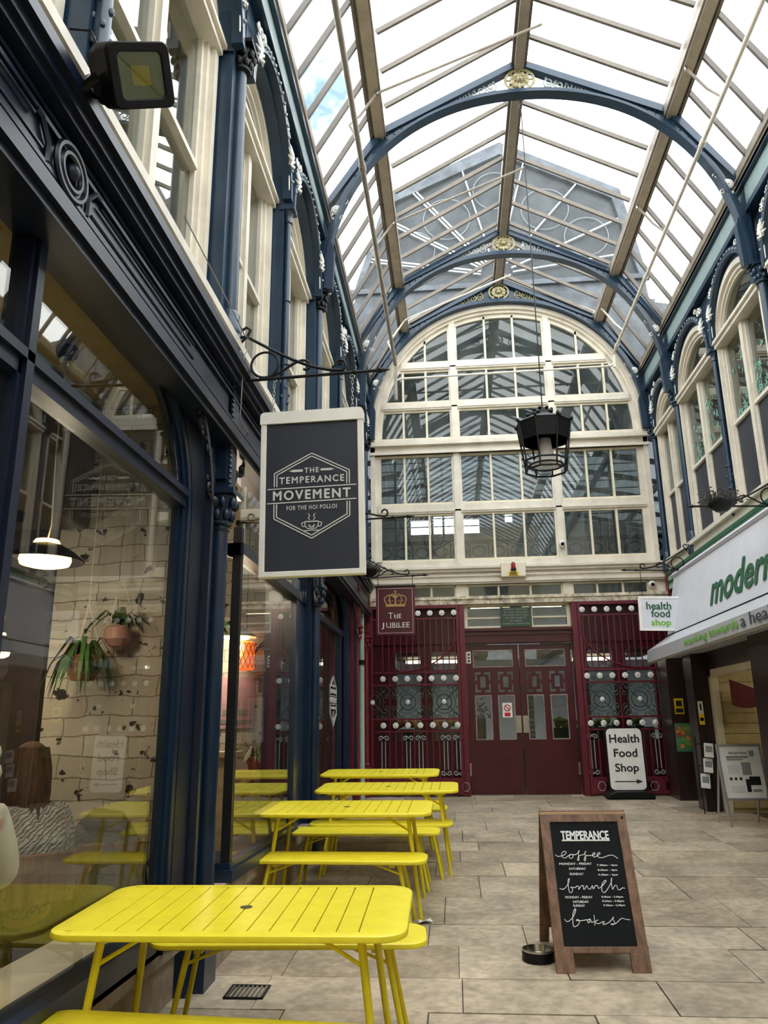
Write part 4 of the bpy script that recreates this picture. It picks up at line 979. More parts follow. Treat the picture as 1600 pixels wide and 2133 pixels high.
# leaflet rack
rk = thing('leaflet_rack', 'wire leaflet rack with white leaflets standing by the dark pier', 'rack', (3.42, 11.85, flr(11.85)))
z0 = flr(11.6)
mb = MB()
for x in (3.30, 3.46):
    mb.tube([(x, 11.5, z0), (x+.01, 11.62, z0+.5), (x+.02, 11.66, z0+1.0)], .007, 5)
for z in (.3, .62, .9): mb.tube([(3.30, 11.58, z0+z), (3.47, 11.58, z0+z)], .006, 5)
obj('wire_frame', mb, blackm, rk)
for k, (z, dx) in enumerate(((.32, 0), (.52, .06), (.72, .09))):
    obj('leaflet_stack', MB(T3(3.36+dx, 11.55, z0+z) @ RX(-.25) @ RY(.12)).box(-.06, .06, -.03, .0, 0, .19), white, rk, smooth=False, bev=.004)
    obj('leaflet_print', MB(T3(3.36+dx, 11.55, z0+z) @ RX(-.25) @ RY(.12)).box(-.045, .045, -.034, -.029, .07, .15), greyp, rk, smooth=False)
# poster frame stand
ps = thing('poster_stand', 'silver snap-frame poster board leaning on two legs outside the health food shop', 'sign', (3.42, 10.4, flr(10.4)))
zs_ = flr(10.45); TS = T3(3.53, 10.42, zs_) @ RZ(.05) @ RX(-.16)
obj('frame', MB(TS).sheet(-.275, .275, .30, .97, [(-.245, .245, .33, .94)], -.012, .012), alu, ps, smooth=False, bev=.003)
obj('poster', MB(TS).box(-.25, .25, -.004, .006, .325, .945), papers, ps, smooth=False)
text('heading', 'SynerVital', TS @ T3(-.02, -.006, .86), .22, .035, inkb, ps, .0, .002)
for k, (a, b, c, d, m) in enumerate(((-.17, .1, .80, .825, greyp), (-.17, .03, .775, .79, greyp), (.12, .18, .82, .89, greyp), (.0, .11, .6, .75, greyp), (.07, .2, .48, .58, inkb), (.02, .07, .40, .55, inkb), (-.17, -.03, .62, .72, greyv), (-.17, -.14, .54, .57, inkb), (-.11, -.08, .54, .57, inkb), (-.05, -.02, .54, .57, inkb), (-.17, -.0, .40, .47, greyv), (.09, .19, .4, .43, greyp))):
    obj('printed_block', MB(TS).box(a, b, -.008, -.003, c, d), m, ps, smooth=False)
for x in (-.25, .25): obj('leg', MB(TS).bar((x, 0, .0), (x, 0, .4), .022, .022), alu, ps, smooth=False)
for x in (-.25, .25): obj('rear_leg', MB(T3(3.53, 10.42, zs_) @ RZ(.05)).bar((x, .14, .9), (x, .42, .01), .02, .02), alu, ps, smooth=False)
obj('cross_bar', MB(T3(3.53, 10.42, zs_) @ RZ(.05)).tube([(-.21, .4, .09), (.21, .4, .09)], .006, 5), alu, ps)
# pavement arrow sign
aw = thing('pavement_sign', 'white rounded pavement sign with black arrow on a black rocker base', 'sign', (2.67, 13.25, flr(13.25)))
TA = T3(2.675, 13.22, flr(13.25)) @ RX(-.06)
obj('panel_frame', MB(TA).prism(rrect(.60, .98, .075) and [(x, z+.58) for x, z in rrect(.60, .98, .075)], -.012, .03), black, aw)
obj('panel_face', MB(TA).prism([(x, z+.59) for x, z in rrect(.55, .93, .07)], -.022, -.01), white, aw)
for s, z, ww, hh in (('Health', .90, .46, .125), ('Food', .68, .36, .12), ('Shop', .44, .36, .155)):
    text('lettering', s, TA @ T3(0, -.0225, z), ww, hh, inkb, aw, .022, .003)
obj('arrow', MB(TA).box(-.2, .14, -.026, -.022, .245, .258).prism([(.13, .285), (.225, .2515), (.13, .218)], -.026, -.022), inkb, aw, smooth=False)
obj('rocker_base', MB(T3(2.675, 13.25, flr(13.25))).prism([(-.36, .0), (.36, .0), (.37, .04), (.3, .09), (.22, .115), (-.22, .115), (-.3, .09), (-.37, .04)], -.2, .16), black, aw, bev=.015)
for x in (-.2, .2): obj('top_clip', MB(TA).tube(xz(arc(x, 1.07, .035, .03, 0, PI, 8), .01), .012, 6), black, aw)
# ------------------------------------------------------------------ yellow tables and benches
tilt = RX(math.atan(SL))
def rim_plate(mb, w_, d_, r, t, top):
    """edge profile loft of a rounded-rectangle ring, rolled outer edge"""
    prof = [(.010, top), (.003, top-.004), (0, top-.012), (.0, top-t+.004), (.006, top-t)]
    n = None; rings = []
    for ins, z in prof:
        p = rrect(w_-2*ins, d_-2*ins, r-ins*.5); rings.append([(x, y, z) for x, y in p])
    n = len(rings[0]); vs = [v for rg in rings for v in rg]
    fs = [(i*n+k, i*n+(k+1) % n, (i+1)*n+(k+1) % n, (i+1)*n+k) for i in range(len(prof)-1) for k in range(n)]
    mb.add(vs, fs); return [(x, y) for x, y, z in rings[0]], [(x, y) for x, y, z in rings[-1]]
def slotted_top(mb, w_, d_, r, t, top, slots):
    """plate with slots cut through: slots = list of (x0,x1,y0,y1) sharing one y band or one x band"""
    o1, o2 = rim_plate(mb, w_, d_, r, t, top)
    for ring, z in ((o1, top), (o2, top-t)):
        xs0 = min(s[0] for s in slots); xs1 = max(s[1] for s in slots); ys0 = min(s[2] for s in slots); ys1 = max(s[3] for s in slots)
        n = len(ring)
        inner = [(min(max(x, xs0), xs1), min(max(y, ys0), ys1)) for x, y in ring]
        vs = [(x, y, z) for x, y in ring] + [(x, y, z) for x, y in inner]
        mb.add(vs, [(k, (k+1) % n, n+(k+1) % n, n+k) for k in range(n)])
    xs0 = min(s[0] for s in slots); xs1 = max(s[1] for s in slots); ys0 = min(s[2] for s in slots); ys1 = max(s[3] for s in slots)
    return xs0, xs1, ys0, ys1
def leg_set(t, hx, hy, ztop, sx, sy, r, brace=True):
    for a in (-1, 1):
        for b in (-1, 1):
            p, q = Vector((a*hx, b*hy, ztop)), Vector((a*sx, b*sy, 0.0))
            l = obj('leg', MB().tube([p, q+Vector((0, 0, .012)), q], [r, r*.86, r*.86], 12), yellow, t)
            if brace:
                m = p.lerp(q, .16)
                obj('brace', MB().tube([m, Vector((a*(hx-.2), b*(hy-.01), ztop+.005))], r*.5, 8), yellow, t)
def make_table(name, label):
    t = thing(name, label, 'table', (0, 0, 0), 'yellow slatted tables')
    W, Dp, H = 1.36, .80, .74
    n = 14; x0, x1 = -.585, .585; pitch = (x1-x0)/n
    mb = MB(); slotted_top(mb, W, Dp, .11, .026, H, [(x0, x1, -.345, .345)])
    mb.box(x0-.0, x0, -.345, .345, H-.026, H)
    obj('tabletop_rim', mb, yellow, t)
    for k in range(n):
        obj('slat', MB().box(x0+pitch*k+(.0025 if k else -.002), x0+pitch*(k+1)-(.0025 if k < n-1 else -.002), -.347, .347, H-.024, H-.0005), yellow, t, smooth=False, bev=.0015)
    for y in (-.25, .25): obj('under_rail', MB().box(-.56, .56, y-.02, y+.02, H-.05, H-.025), yellow, t, smooth=False)
    obj('parasol_hole', MB().lathe([(.012, .0), (.024, .0), (.026, .002), (.012, .003)], (-.0, -.0, H-.001), 18), mat('dark_rubber', '4a4320', .6) if 'dark_rubber' not in MATS else MATS['dark_rubber'], t)
    leg_set(t, .50, .25, H-.03, .585, .325, .0165)
    return t
def make_bench(name, label):
    t = thing(name, label, 'bench', (0, 0, 0), 'yellow slatted benches')
    W, Dp, H = 1.33, .36, .46
    mb = MB(); slotted_top(mb, W, Dp, .10, .026, H, [(-.565, .565, -.135, .135)])
    obj('seat_rim', mb, yellow, t)
    for k in range(3): obj('slat', MB().box(-.567, .567, -.135+.09*k+(.0025 if k else -.002), -.135+.09*(k+1)-(.0025 if k < 2 else -.002), H-.024, H-.0005), yellow, t, smooth=False, bev=.0015)
    for x in (-.42, .42): obj('under_rail', MB().box(x-.02, x+.02, -.14, .14, H-.05, H-.025), yellow, t, smooth=False)
    leg_set(t, .47, .11, H-.03, .555, .165, .0155)
    return t
T0 = make_table('slatted_table', 'yellow slatted table nearest the camera, beside the cafe window')
place(T0, T3(-.89, 3.50, flr(3.50)) @ RZ(.02) @ tilt)
for x, y, rz, lb in ((-.885, 6.57, .0, 'yellow slatted table second from the camera, past the first tall column'),
                     (-.675, 8.03, .0, 'yellow slatted table third from the camera, jutting furthest into the arcade'),
                     (-.89, 9.60, .0, 'yellow slatted table farthest from the camera, closest to the maroon gate')):
    dup(T0, T3(x, y, flr(y)) @ RZ(rz) @ tilt, lb)
B0 = make_bench('slatted_bench', 'yellow bench cut by the bottom of the frame, nearest the camera')
place(B0, T3(-.90, 2.98, flr(2.98)) @ RZ(-.08) @ tilt)
for x, y, rz, lb in ((-.84, 4.18, .06, 'yellow bench tucked behind the nearest table'),
                     (-.90, 6.10, -.03, 'yellow bench on the camera side of the second table'),
                     (-.83, 7.27, .0, 'yellow bench just behind the second table'),
                     (-.72, 7.72, .0, 'yellow bench in front of the third table, set furthest right'),
                     (-.78, 8.74, .0, 'yellow bench behind the third table'),
                     (-.85, 9.12, .0, 'yellow bench in front of the farthest table')):
    dup(B0, T3(x, y, flr(y)) @ RZ(rz) @ tilt, lb)

# ------------------------------------------------------------------ chalkboard A-board
ab = thing('chalkboard_sign', 'wooden A-frame chalkboard listing coffee, brunch and bakes opening times', 'sign', (.81, 5.2, flr(5.2)))
ln = math.radians(20.5)
TB = T3(.81, 5.16, flr(5.16)-.003) @ RZ(.05) @ RX(-ln)
BH = .90
obj('frame', MB(TB).sheet(-.275, .275, .105, BH, [(-.215, .215, .14, BH-.055)], -.012, .012), wood, ab, smooth=False, bev=.003)
for s in (-1, 1): obj('leg', MB(TB).box(min(s*.275, s*.165), max(s*.275, s*.165), -.012, .012, .0, .107), wood, ab, smooth=False, bev=.003)
obj('chalk_panel', MB(TB).box(-.217, .217, -.004, .008, .138, BH-.053), chalkb, ab, smooth=False)
TBr = T3(.81, 5.16, flr(5.16)) @ RZ(.05)
ty, tz = math.sin(ln)*BH, math.cos(ln)*BH
back = TBr @ T3(0, ty*2+.0, .02) @ RX(ln)
bk = MB(back).sheet(-.275, .275, .1, BH-.005, [], -.006, .012)
obj('rear_board', bk, wood, ab, smooth=False)
for s in (-1, 1): obj('rear_leg', MB(back).box(min(s*.275, s*.215), max(s*.275, s*.215), -.012, .012, .0, .12), wood, ab, smooth=False)
obj('top_hinge_strip', MB(TBr).box(-.275, .275, ty-.014, ty+.022, tz-.006, tz+.008), woodp, ab, smooth=False)
obj('screw', MB(TB).cyl((.25, -.016, BH-.03), (.25, -.01, BH-.03), .009, .009, 10), black, ab)
# handwriting: points read off in board fractions (u across, v down)
def hom(src, dst):
    A = []; b = []
    for (x, y), (u, v) in zip(src, dst):
        A.append([x, y, 1, 0, 0, 0, -u*x, -u*y]); b.append(u); A.append([0, 0, 0, x, y, 1, -v*x, -v*y]); b.append(v)
    n = 8; M_ = [r[:]+[c] for r, c in zip(A, b)]
    for i in range(n):
        p = max(range(i, n), key=lambda k: abs(M_[k][i])); M_[i], M_[p] = M_[p], M_[i]
        for k in range(n):
            if k != i:
                f = M_[k][i]/M_[i][i]; M_[k] = [a-f*c for a, c in zip(M_[k], M_[i])]
    h = [M_[i][n]/M_[i][i] for i in range(n)]
    return lambda x, y: ((h[0]*x+h[1]*y+h[2])/(h[6]*x+h[7]*y+1), (h[3]*x+h[4]*y+h[5])/(h[6]*x+h[7]*y+1))
bz0, bz1 = .14, BH-.055
Hm = hom([(365, 235), (1035, 232), (1290, 1560), (460, 1550)], [(-.215, bz1), (.215, bz1), (.215, bz0), (-.215, bz0)])
def smoothpts(p, k=5):
    q = []
    for i in range(len(p)-1):
        p0, p1, p2, p3 = p[max(i-1, 0)], p[i], p[i+1], p[min(i+2, len(p)-1)]
        for j in range(k):
            t = j/k
            q.append(tuple(.5*((2*p1[c])+(-p0[c]+p2[c])*t+(2*p0[c]-5*p1[c]+4*p2[c]-p3[c])*t*t+(-p0[c]+3*p1[c]-3*p2[c]+p3[c])*t**3) for c in (0, 1)))
    return q + [p[-1]]
def stroke(mb, pts, r=.0022, sm_=True):
    p = smoothpts(pts) if sm_ else pts
    mb.tube([(x, -.0045, z) for x, z in (Hm(*q) for q in p)], r, 5)
coffee = [[(408, 545), (430, 562), (470, 560), (505, 545), (520, 522), (495, 515), (472, 540), (480, 572), (510, 578), (545, 555), (570, 545), (590, 556), (580, 580), (555, 580), (550, 558), (575, 545), (610, 548), (640, 530), (655, 508), (645, 520), (648, 570), (650, 600), (635, 600), (650, 560), (700, 545), (722, 512), (712, 530), (718, 580), (715, 606), (703, 600), (720, 560), (765, 556), (800, 552), (818, 535), (800, 530), (790, 555), (810, 572), (845, 555), (868, 535), (850, 528), (838, 555), (860, 578), (905, 575), (950, 558), (1000, 556), (1052, 588)]]
brunch = [[(438, 890), (470, 902), (505, 880), (535, 830), (543, 790), (530, 810), (532, 880), (540, 930), (565, 935), (575, 900), (555, 880), (600, 885), (625, 868), (640, 880), (640, 905), (665, 870), (690, 868), (690, 900), (705, 900), (725, 865), (740, 895), (765, 900), (785, 865), (795, 900), (815, 870), (840, 868), (850, 895), (890, 870), (930, 820), (915, 815), (890, 850), (885, 915), (915, 940), (955, 890), (985, 830), (990, 785), (985, 830), (1000, 905), (1020, 870), (1045, 870), (1055, 905), (1080, 912), (1105, 893), (1135, 898)]]
bakes = [[(478, 1228), (500, 1255), (535, 1245), (580, 1190), (603, 1125), (590, 1120), (570, 1180), (568, 1280), (580, 1315), (620, 1300), (640, 1260), (625, 1235), (605, 1245), (660, 1248), (720, 1240), (760, 1240), (750, 1232), (728, 1255), (740, 1275), (765, 1250), (775, 1270), (795, 1260)], [(800, 1185), (805, 1240), (808, 1305)], [(845, 1240), (808, 1265), (850, 1285), (880, 1270), (905, 1262), (915, 1272), (895, 1285), (915, 1295), (960, 1275), (1000, 1235), (1015, 1212), (1005, 1225), (1030, 1280), (1010, 1298), (985, 1290), (1040, 1285), (1100, 1230), (1150, 1238), (1198, 1245)]]
mb = MB(TB)
for st in coffee + brunch + bakes: stroke(mb, st)
obj('script_writing', mb, chalk, ab)
cap = MB(TB); stroke(cap, [(480, 408), (965, 408)], .005, False)
obj('title_underline', cap, chalk, ab)
text('title_lettering', 'TEMPERANCE', TB @ T3(Hm(712, 357)[0], -.004, Hm(712, 357)[1]), .30, .05, chalk, ab, .03, .003)
for s, x, y, ww in (('MONDAY - FRIDAY', 612, 638, .20), ('SATURDAY', 632, 688, .105), ('SUNDAY', 622, 742, .085), ('7.30am - 4pm', 940, 656, .125), ('8.30am - 4pm', 945, 706, .12), ('9.30am - 3pm', 950, 755, .12), ('MONDAY - FRIDAY', 640, 988, .165), ('SATURDAY', 660, 1038, .095), ('SUNDAY', 640, 1080, .07), ('8.00am - 3.00pm', 998, 990, .13), ('8.30am - 3.00pm', 1008, 1036, .13), ('9.30am - 2.30pm', 1020, 1082, .13)):
    u, v = Hm(x, y); text('hours_lettering', s, TB @ T3(u, -.004, v), ww, .0125, chalk, ab, .02, .002)
# dog bowl, drain, litter
bwl = thing('dog_bowl', 'steel dog bowl with dark rubber rim base beside the chalkboard', 'bowl', (.455, 5.38, flr(5.38)))
obj('bowl', MB(T3(.455, 5.38, flr(5.38))).lathe([(.086, .012), (.094, .06), (.096, .068), (.09, .068), (.08, .03), (.05, .02), (.0, .018)], n=28), steel, bwl)
obj('rubber_base', MB(T3(.455, 5.38, flr(5.38))).lathe([(.088, .0), (.098, .004), (.097, .052), (.0945, .052), (.087, .01)], n=28), black, bwl)
dr = thing('drain_grate', 'small square iron drain grate set in the paving by the first column', 'drain', (-1.2, 4.77, flr(4.77)))
TD = T3(-1.2, 4.77, flr(4.77)+.004) @ tilt
obj('frame', MB(TD).box(-.11, .11, -.10, -.088, -.01, .006).box(-.11, .11, .088, .1, -.01, .006).box(-.11, -.098, -.1, .1, -.01, .006).box(.098, .11, -.1, .1, -.01, .006), blackm, dr, smooth=False)
mb = MB(TD)
for k in range(8): mb.box(-.092+.026*k-.006, -.092+.026*k+.006, -.09, .09, -.008, .005)
obj('grate_bars', mb, mat('worn_iron', '7b756b', .5, .6, var=.3), dr, smooth=False)
obj('sump', MB(TD).box(-.1, .1, -.09, .09, -.009, -.006), black, dr, smooth=False)
lt = tag(obj('paper_scrap', MB(T3(-.27, 6.17, flr(6.17)+.006) @ RZ(.3)).add([(-.05, -.03, .004), (.0, -.035, .022), (.055, -.02, .002), (.05, .03, .02), (.0, .03, .004), (-.045, .025, .018)], [(0, 1, 4, 5), (1, 2, 3, 4)]).add([(-.05, -.03, .0), (.0, -.035, .018), (.055, -.02, -.002), (.05, .03, .016), (.0, .03, .0), (-.045, .025, .014)], [(0, 5, 4, 1), (1, 4, 3, 2)]), papers), 'crumpled white paper scrap on the paving beyond the benches', 'litter')
# ------------------------------------------------------------------ hanging signs and scrolled brackets
def bracket(X0, y, s, z0, L, label, hooks=()):
    t = thing('scroll_bracket', label, 'bracket', (X0, y, z0))
    mb = MB(); P = lambda a, b: (X0+s*a, y, z0+b)
    mb.tube([P(-.02, 0), P(L, .03)], .011, 6); mb.lathe([(.0, 0), (.018, .0), (.018, .04), (0, .04)], P(-.0, -.02), 8)
    obj('lower_arm', mb, blackm, t)
    m2 = MB()
    m2.tube([P(L-.02, .03), P(L+.03, .031), P(L+.05, .032), P(L+.12, .034)], [.012, .012, .022, .002], 8); m2.tube([P(L-.14, .026), P(L-.12, .027), P(L-.1, .028), P(L-.02, .03)], [.011, .02, .011, .011], 8)
    obj('spear_tip', m2, blackm, t)
    up = [(-.02, .34), (.04, .335)] + [(.04+(L*.76-.04)*q/8, .335-.29*math.sin(q/8*PI/2)*(1-.12*(1-q/8))) for q in range(1, 9)]
    up += [(L*.76+.035*math.sin(a)+.0, .045+.04-.04*math.cos(a)) for a in (.6, 1.4, 2.3, 3.2, 4.0, 4.7)]
    obj('upper_arm', MB().tube([P(*q) for q in up], .011, 7).tube([P(.0, .30), P(.04, .34), P(.06, .39), P(.03, .41), P(.0, .39)], .01, 6), blackm, t)
    obj('ring', MB().tube([P(.17+.095*math.cos(2*PI*k/24), .115+.095*math.sin(2*PI*k/24)) for k in range(24)], .009, 6, True), blackm, t)
    sc2 = [(.2, .012), (.3, .05), (.4, .11), (.47, .135), (.52, .12), (.53, .085), (.505, .062), (.48, .07)]
    obj('scroll', MB().tube([P(a*L/1.0, b) for a, b in smoothpts(sc2, 4)], .009, 6), blackm, t)
    return t
def chain(mb, x, y, z0, z1):
    n = max(2, int((z1-z0)/.026))
    for k in range(n):
        z = z0+(z1-z0)*(k+.5)/n; h = (z1-z0)/n*.62
        mb.tube([(x+(.008*math.cos(a) if k % 2 else 0), y+(0 if k % 2 else .008*math.cos(a)), z+h*math.sin(a)) for a in [2*PI*i/8 for i in range(8)]], .0022, 4, True)
YS = 4.83
bracket(-1.40, YS, 1, 3.93, .92, 'black scrolled iron bracket carrying the white framed hexagon-logo sign')
bracket(-1.40, 8.45, 1, 3.87, .90, 'empty black scrolled bracket beside the white framed hexagon-logo sign')
bracket(-1.38, 12.05, 1, 3.88, .92, 'black scrolled iron bracket carrying the crowned maroon sign')
bracket(3.64, 12.05, -1, 3.87, .92, 'black scrolled iron bracket above the small green and white shop sign')
bracket(3.64, 8.4, -1, 3.86, .95, 'black scrolled bracket over the long white fascia, with dried hanging basket')
hs = thing('hanging_sign', 'charcoal hanging sign with white frame and pale hexagon cafe logo', 'sign', (-.87, YS, 3.66))
TS1 = T3(-.885, YS, 3.105) @ RZ(-.015) @ RY(-.012)
HW, HH = .345, .555
obj('panel', MB(TS1).box(-HW+.03, HW-.03, -.02, .02, -HH+.03, HH-.03), charcoal, hs, smooth=False)
obj('frame', MB(TS1).sheet(-HW, HW, -HH, HH-.0, [(-HW+.038, HW-.038, -HH+.036, HH-.05)], -.03, .03), white, hs, smooth=False, bev=.004)
tp = [(-HW-.005, HH-.065), (HW+.005, HH-.065), (HW+.005, HH-.02)] + arc(HW-.025, HH-.01, .03, .03, 0, PI/2, 5) + arc(-HW+.025, HH-.01, .03, .03, PI/2, PI, 5) + [(-HW-.005, HH-.02)]
obj('top_bar', MB(TS1).prism(tp, -.036, .036), white, hs)
logo(hs, TS1 @ T3(0, -.021, -.02), 1.0)
mb = MB()
for x in (-1.16, -.62): chain(mb, x, YS, 3.67, 3.925); mb.tube([(x+.016*math.cos(2*PI*k/10), YS, 3.925+.016*math.sin(2*PI*k/10)) for k in range(10)], .003, 5, True); mb.cyl((x, YS, 3.655), (x, YS, 3.675), .012)
obj('chains', mb, steel, hs)

js = thing('hanging_sign', 'maroon hanging sign with gold crown on a scrolled bracket by the oxblood column', 'sign', (-.87, 12.05, 3.75))
TJ = T3(-.87, 12.05, 3.36)
obj('panel', MB(TJ).box(-.305, .305, -.03, .03, -.38, .385), mat('sign_maroon', '4c1020', .35, var=.08), js, smooth=False, bev=.006)
pink = mat('dusty_pink_line', 'b98a90', .5, var=0)
obj('border_line', MB(TJ).sheet(-.272, .272, -.35, .35, [(-.262, .262, -.34, .34)], -.034, -.029), pink, js, smooth=False)
obj('top_moulding', MB(TJ).box(-.315, .315, -.04, .04, .37, .395), blackm, js, smooth=False)
gd = mat('sign_gold', 'b8945a', .4, .1, var=.15)
cr = MB(TJ)
cr.box(-.15, .15, -.036, -.03, .06, .1)
for s in (-1, 1):
    for w_, hgt in ((.155, .21), (.085, .225)):
        pts = [(s*.14*w_/.155, .10), (s*w_*1.1, .17), (s*w_*.98, hgt), (s*w_*.55, hgt+.03), (s*.01, hgt-.01)]
        p = smoothpts(pts, 4)
        for (xa, za), (xb, zb) in zip(p, p[1:]): cr.bar((xa, -.033, za), (xb, -.033, zb), .006, .022, (0, -1, 0)) if False else cr.tube([(xa, -.031, za), (xb, -.031, zb)], .010, 5)
cr.box(-.012, .012, -.036, -.03, .1, .27); cr.box(-.006, .006, -.036, -.03, .26, .325); cr.box(-.024, .024, -.036, -.03, .29, .302); cr.ball((0, -.033, .262), .016, 5)
for s in (-1, 1): cr.ball((s*.11, -.033, .15), .012, 4); cr.ball((s*.05, -.033, .15), .012, 4)
obj('crown_emblem', cr, gd, js)
for body, x, z, ww, hh in (('T', -.075, -.075, .065, .085), ('HE', .035, -.085, .11, .066), ('J', -.20, -.235, .04, .10), ('UBILEE', .035, -.225, .36, .078)):
    text('lettering', body, TJ @ T3(x, -.031, z), ww, hh, white, js, -.004, .003)
ser = MB(TJ)   # small serifs under and over the stems
for x0_, z0_ in ((-.075, -.117), (.0, -.117), (.03, -.117), (-.07, -.263), (-.02, -.263), (.03, -.263)):
    ser.box(x0_-.014, x0_+.014, -.034, -.031, z0_-.003, z0_+.003)
obj('serifs', ser, white, js, smooth=False)
for x in (-.60, -1.14): obj('hanger', MB().tube([(x, 12.05, 3.75), (x, 12.05, 3.895)], .006, 5), blackm, js)
hf = thing('hanging_sign', 'small white hanging sign reading health food shop in greens', 'sign', (3.13, 12.05, 3.5))
TH = T3(3.13, 12.05, 3.22) @ RY(.03)
obj('panel', MB(TH).box(-.31, .31, -.03, .03, -.255, .255), signw, hf, smooth=False, bev=.005)
obj('raised_edge', MB(TH).sheet(-.315, .315, -.26, .26, [(-.275, .275, -.225, .225)], -.036, -.028), white, hf, smooth=False)
for s, z, ww, m in (('health', .115, .36, dgv), ('food', -.0, .27, dgv), ('shop', -.135, .28, limeg)):
    text('lettering', s, TH @ T3(.0 if s != 'health' else -.02, -.031, z-(.015 if s == 'shop' else 0)), ww, .11 if s != 'shop' else .125, m, hf, .022, .004)
for x in (2.9, 3.3): obj('hanger', MB().tube([(x, 12.05, 3.47), (x, 12.05, 3.89)], .005, 5), blackm, hf)

# ------------------------------------------------------------------ floodlight
def look(pos, n, roll=0.):
    n = Vector(n).normalized(); yv = -n; zv = (Vector((0, 0, 1)) - yv*yv.z).normalized(); xv = yv.cross(zv)
    Mx = Matrix.Identity(4)
    for i, c in enumerate((xv, yv, zv)):
        for k in range(3): Mx[k][i] = c[k]
    Mx.translation = pos
    return Mx @ RY(roll)
fl_ = thing('floodlight', 'black square floodlight bracketed above the cafe window fascia', 'lamp', (-1.42, 2.5, 4.1))
TQ = look((-1.14, 2.35, 4.05), (.72, -.46, -.52), -.6)
RQ = lambda k, q=.03: [(x*k, z*k) for x, z in rrect(.255, .225, q)]
obj('housing', MB(TQ).strip(RQ(1), RQ(.7), -.05, -.035, True).prism(RQ(1), -.036, .06).prism(RQ(.9), .06, .13).prism(RQ(.6), .13, .16), black, fl_, bev=.006)
obj('reflector', MB(TQ).strip(RQ(.71, .01), RQ(.3, .01), -.042, -.037, True), mat('smoked_reflector', '8d8d78', .4, .6, var=.1), fl_, smooth=False)
obj('led_chip', MB(TQ).prism(RQ(.32, .01), -.041, -.037), mat('led_phosphor', 'c4b040', .5, var=.1), fl_, smooth=False)
obj('lens', MB(TQ).prism(RQ(.7, .01), -.046, -.044), glass('floodlight_lens', 'e6e8dc', .5), fl_, smooth=False)
for k in range(6): obj('cooling_fin', MB(TQ).box(-.1+.038*k, -.092+.038*k, .12, .18, -.08, .08), black, fl_, smooth=False)
e1 = TQ @ Vector((-.14, .04, 0)); e2 = TQ @ Vector((.14, .04, 0)); bs = Vector((-1.38, 2.47, 4.03))
mb = MB().tube([e1, e1+Vector((-.06, .02, -.03)), bs+Vector((0, -.03, .12)), bs], .018, 6).tube([e2, e2+Vector((-.04, .05, -.05)), bs+Vector((.02, .05, .1)), bs], .018, 6)
obj('bracket_arm', mb, black, fl_)
obj('bracket_foot', MB().box(-1.42, -1.34, 2.40, 2.54, 3.99, 4.05).box(-1.44, -1.40, 2.42, 2.52, 3.9, 4.12), black, fl_, smooth=False)
obj('cable', MB().tube([(-1.4, 2.3, 4.25), (-1.35, 2.36, 4.3), (-1.3, 2.4, 4.18), (-1.25, 2.4, 4.15)], .006, 5), black, fl_)

# ------------------------------------------------------------------ octagonal lantern on its rod
la = thing('lantern', 'black hexagonal hanging lantern on a long rod from the roof rib', 'lantern', (1.115, 8.42, 5.06))
T8 = T3(1.115, 8.42, 0) @ RZ(.0)
def hexa(r, z, n=8): return [(r*math.cos(2*PI*k/n+PI/8), r*math.sin(2*PI*k/n+PI/8), z) for k in range(n)]
for z, r in ((4.37, .235), (4.475, .245)):
    obj('ring_bar', MB(T8).tube(hexa(r, z), .0115, 6, True), blackm, la)
obj('inner_ring', MB(T8).tube(hexa(.185, 4.43, 24), .011, 6, True), blackm, la)
obj('skirt', MB(T8).add(hexa(.275, 4.71)+hexa(.315, 4.92)+hexa(.31, 4.92)+hexa(.265, 4.715), [(i, (i+1) % 8, 8+(i+1) % 8, 8+i) for i in range(8)]+[(16+i, 24+i, 24+(i+1) % 8, 16+(i+1) % 8) for i in range(8)]+[(i, 24+i, 24+(i+1) % 8, (i+1) % 8) for i in range(8)]), black, la, smooth=False)
obj('roof', MB(T8).add(hexa(.325, 4.92)+hexa(.19, 5.0)+hexa(.12, 5.03)+hexa(.10, 5.09)+[(0, 0, 5.1)]+[(0, 0, 4.93)], [(q*8+i, q*8+(i+1) % 8, q*8+8+(i+1) % 8, q*8+8+i) for q in range(3) for i in range(8)]+[(24+i, 24+(i+1) % 8, 32) for i in range(8)]+[((i+1) % 8, i, 33) for i in range(8)]), black, la, smooth=False)
for k in range(8):
    a, b, c = hexa(.235, 4.37)[k], hexa(.245, 4.475)[k], hexa(.312, 4.93)[k]
    obj('strut', MB(T8).tube([a, b, c], .0105, 6), blackm, la)
mb = MB(T8)
for k in range(8):
    x, y, z = hexa(.325, 4.925)[k]; mb.ball((x, y, z+.015), .02, 5, (1, 1, 1.3)); mb.tube([(x, y, z), (x*1.03, y*1.03, z+.05)], [.01, .003], 5)
    x, y, z = hexa(.19, 5.0)[k]; mb.ball((x, y, z+.015), .024, 5)
    x, y, z = hexa(.105, 5.08)[k]; mb.ball((x, y, z+.015), .02, 5)
obj('finials', mb, blackm, la)
obj('glass_shade', MB(T8).lathe([(.07, 4.74), (.075, 4.66), (.095, 4.55), (.165, 4.44), (.16, 4.44), (.088, 4.55), (.068, 4.66), (.063, 4.74)], n=24), g_frost, la)
obj('lamp_globe', MB(T8).lathe([(.0, 4.5), (.05, 4.51), (.075, 4.56), (.075, 4.64), (.05, 4.7), (.03, 4.74), (0, 4.74)], n=20), white, la)
obj('fitting', MB(T8).lathe([(.06, 4.72), (.07, 4.75), (.05, 4.8), (.03, 4.92)], n=16), blackm, la)
obj('rod', MB(T8).tube([(0, 0, 5.08), (0, 0, 5.5), (-.0, 0, 9.4)], .007, 6).lathe([(.012, 9.3), (.02, 9.32), (.02, 9.42), (.01, 9.44)], n=10), blackm, la)

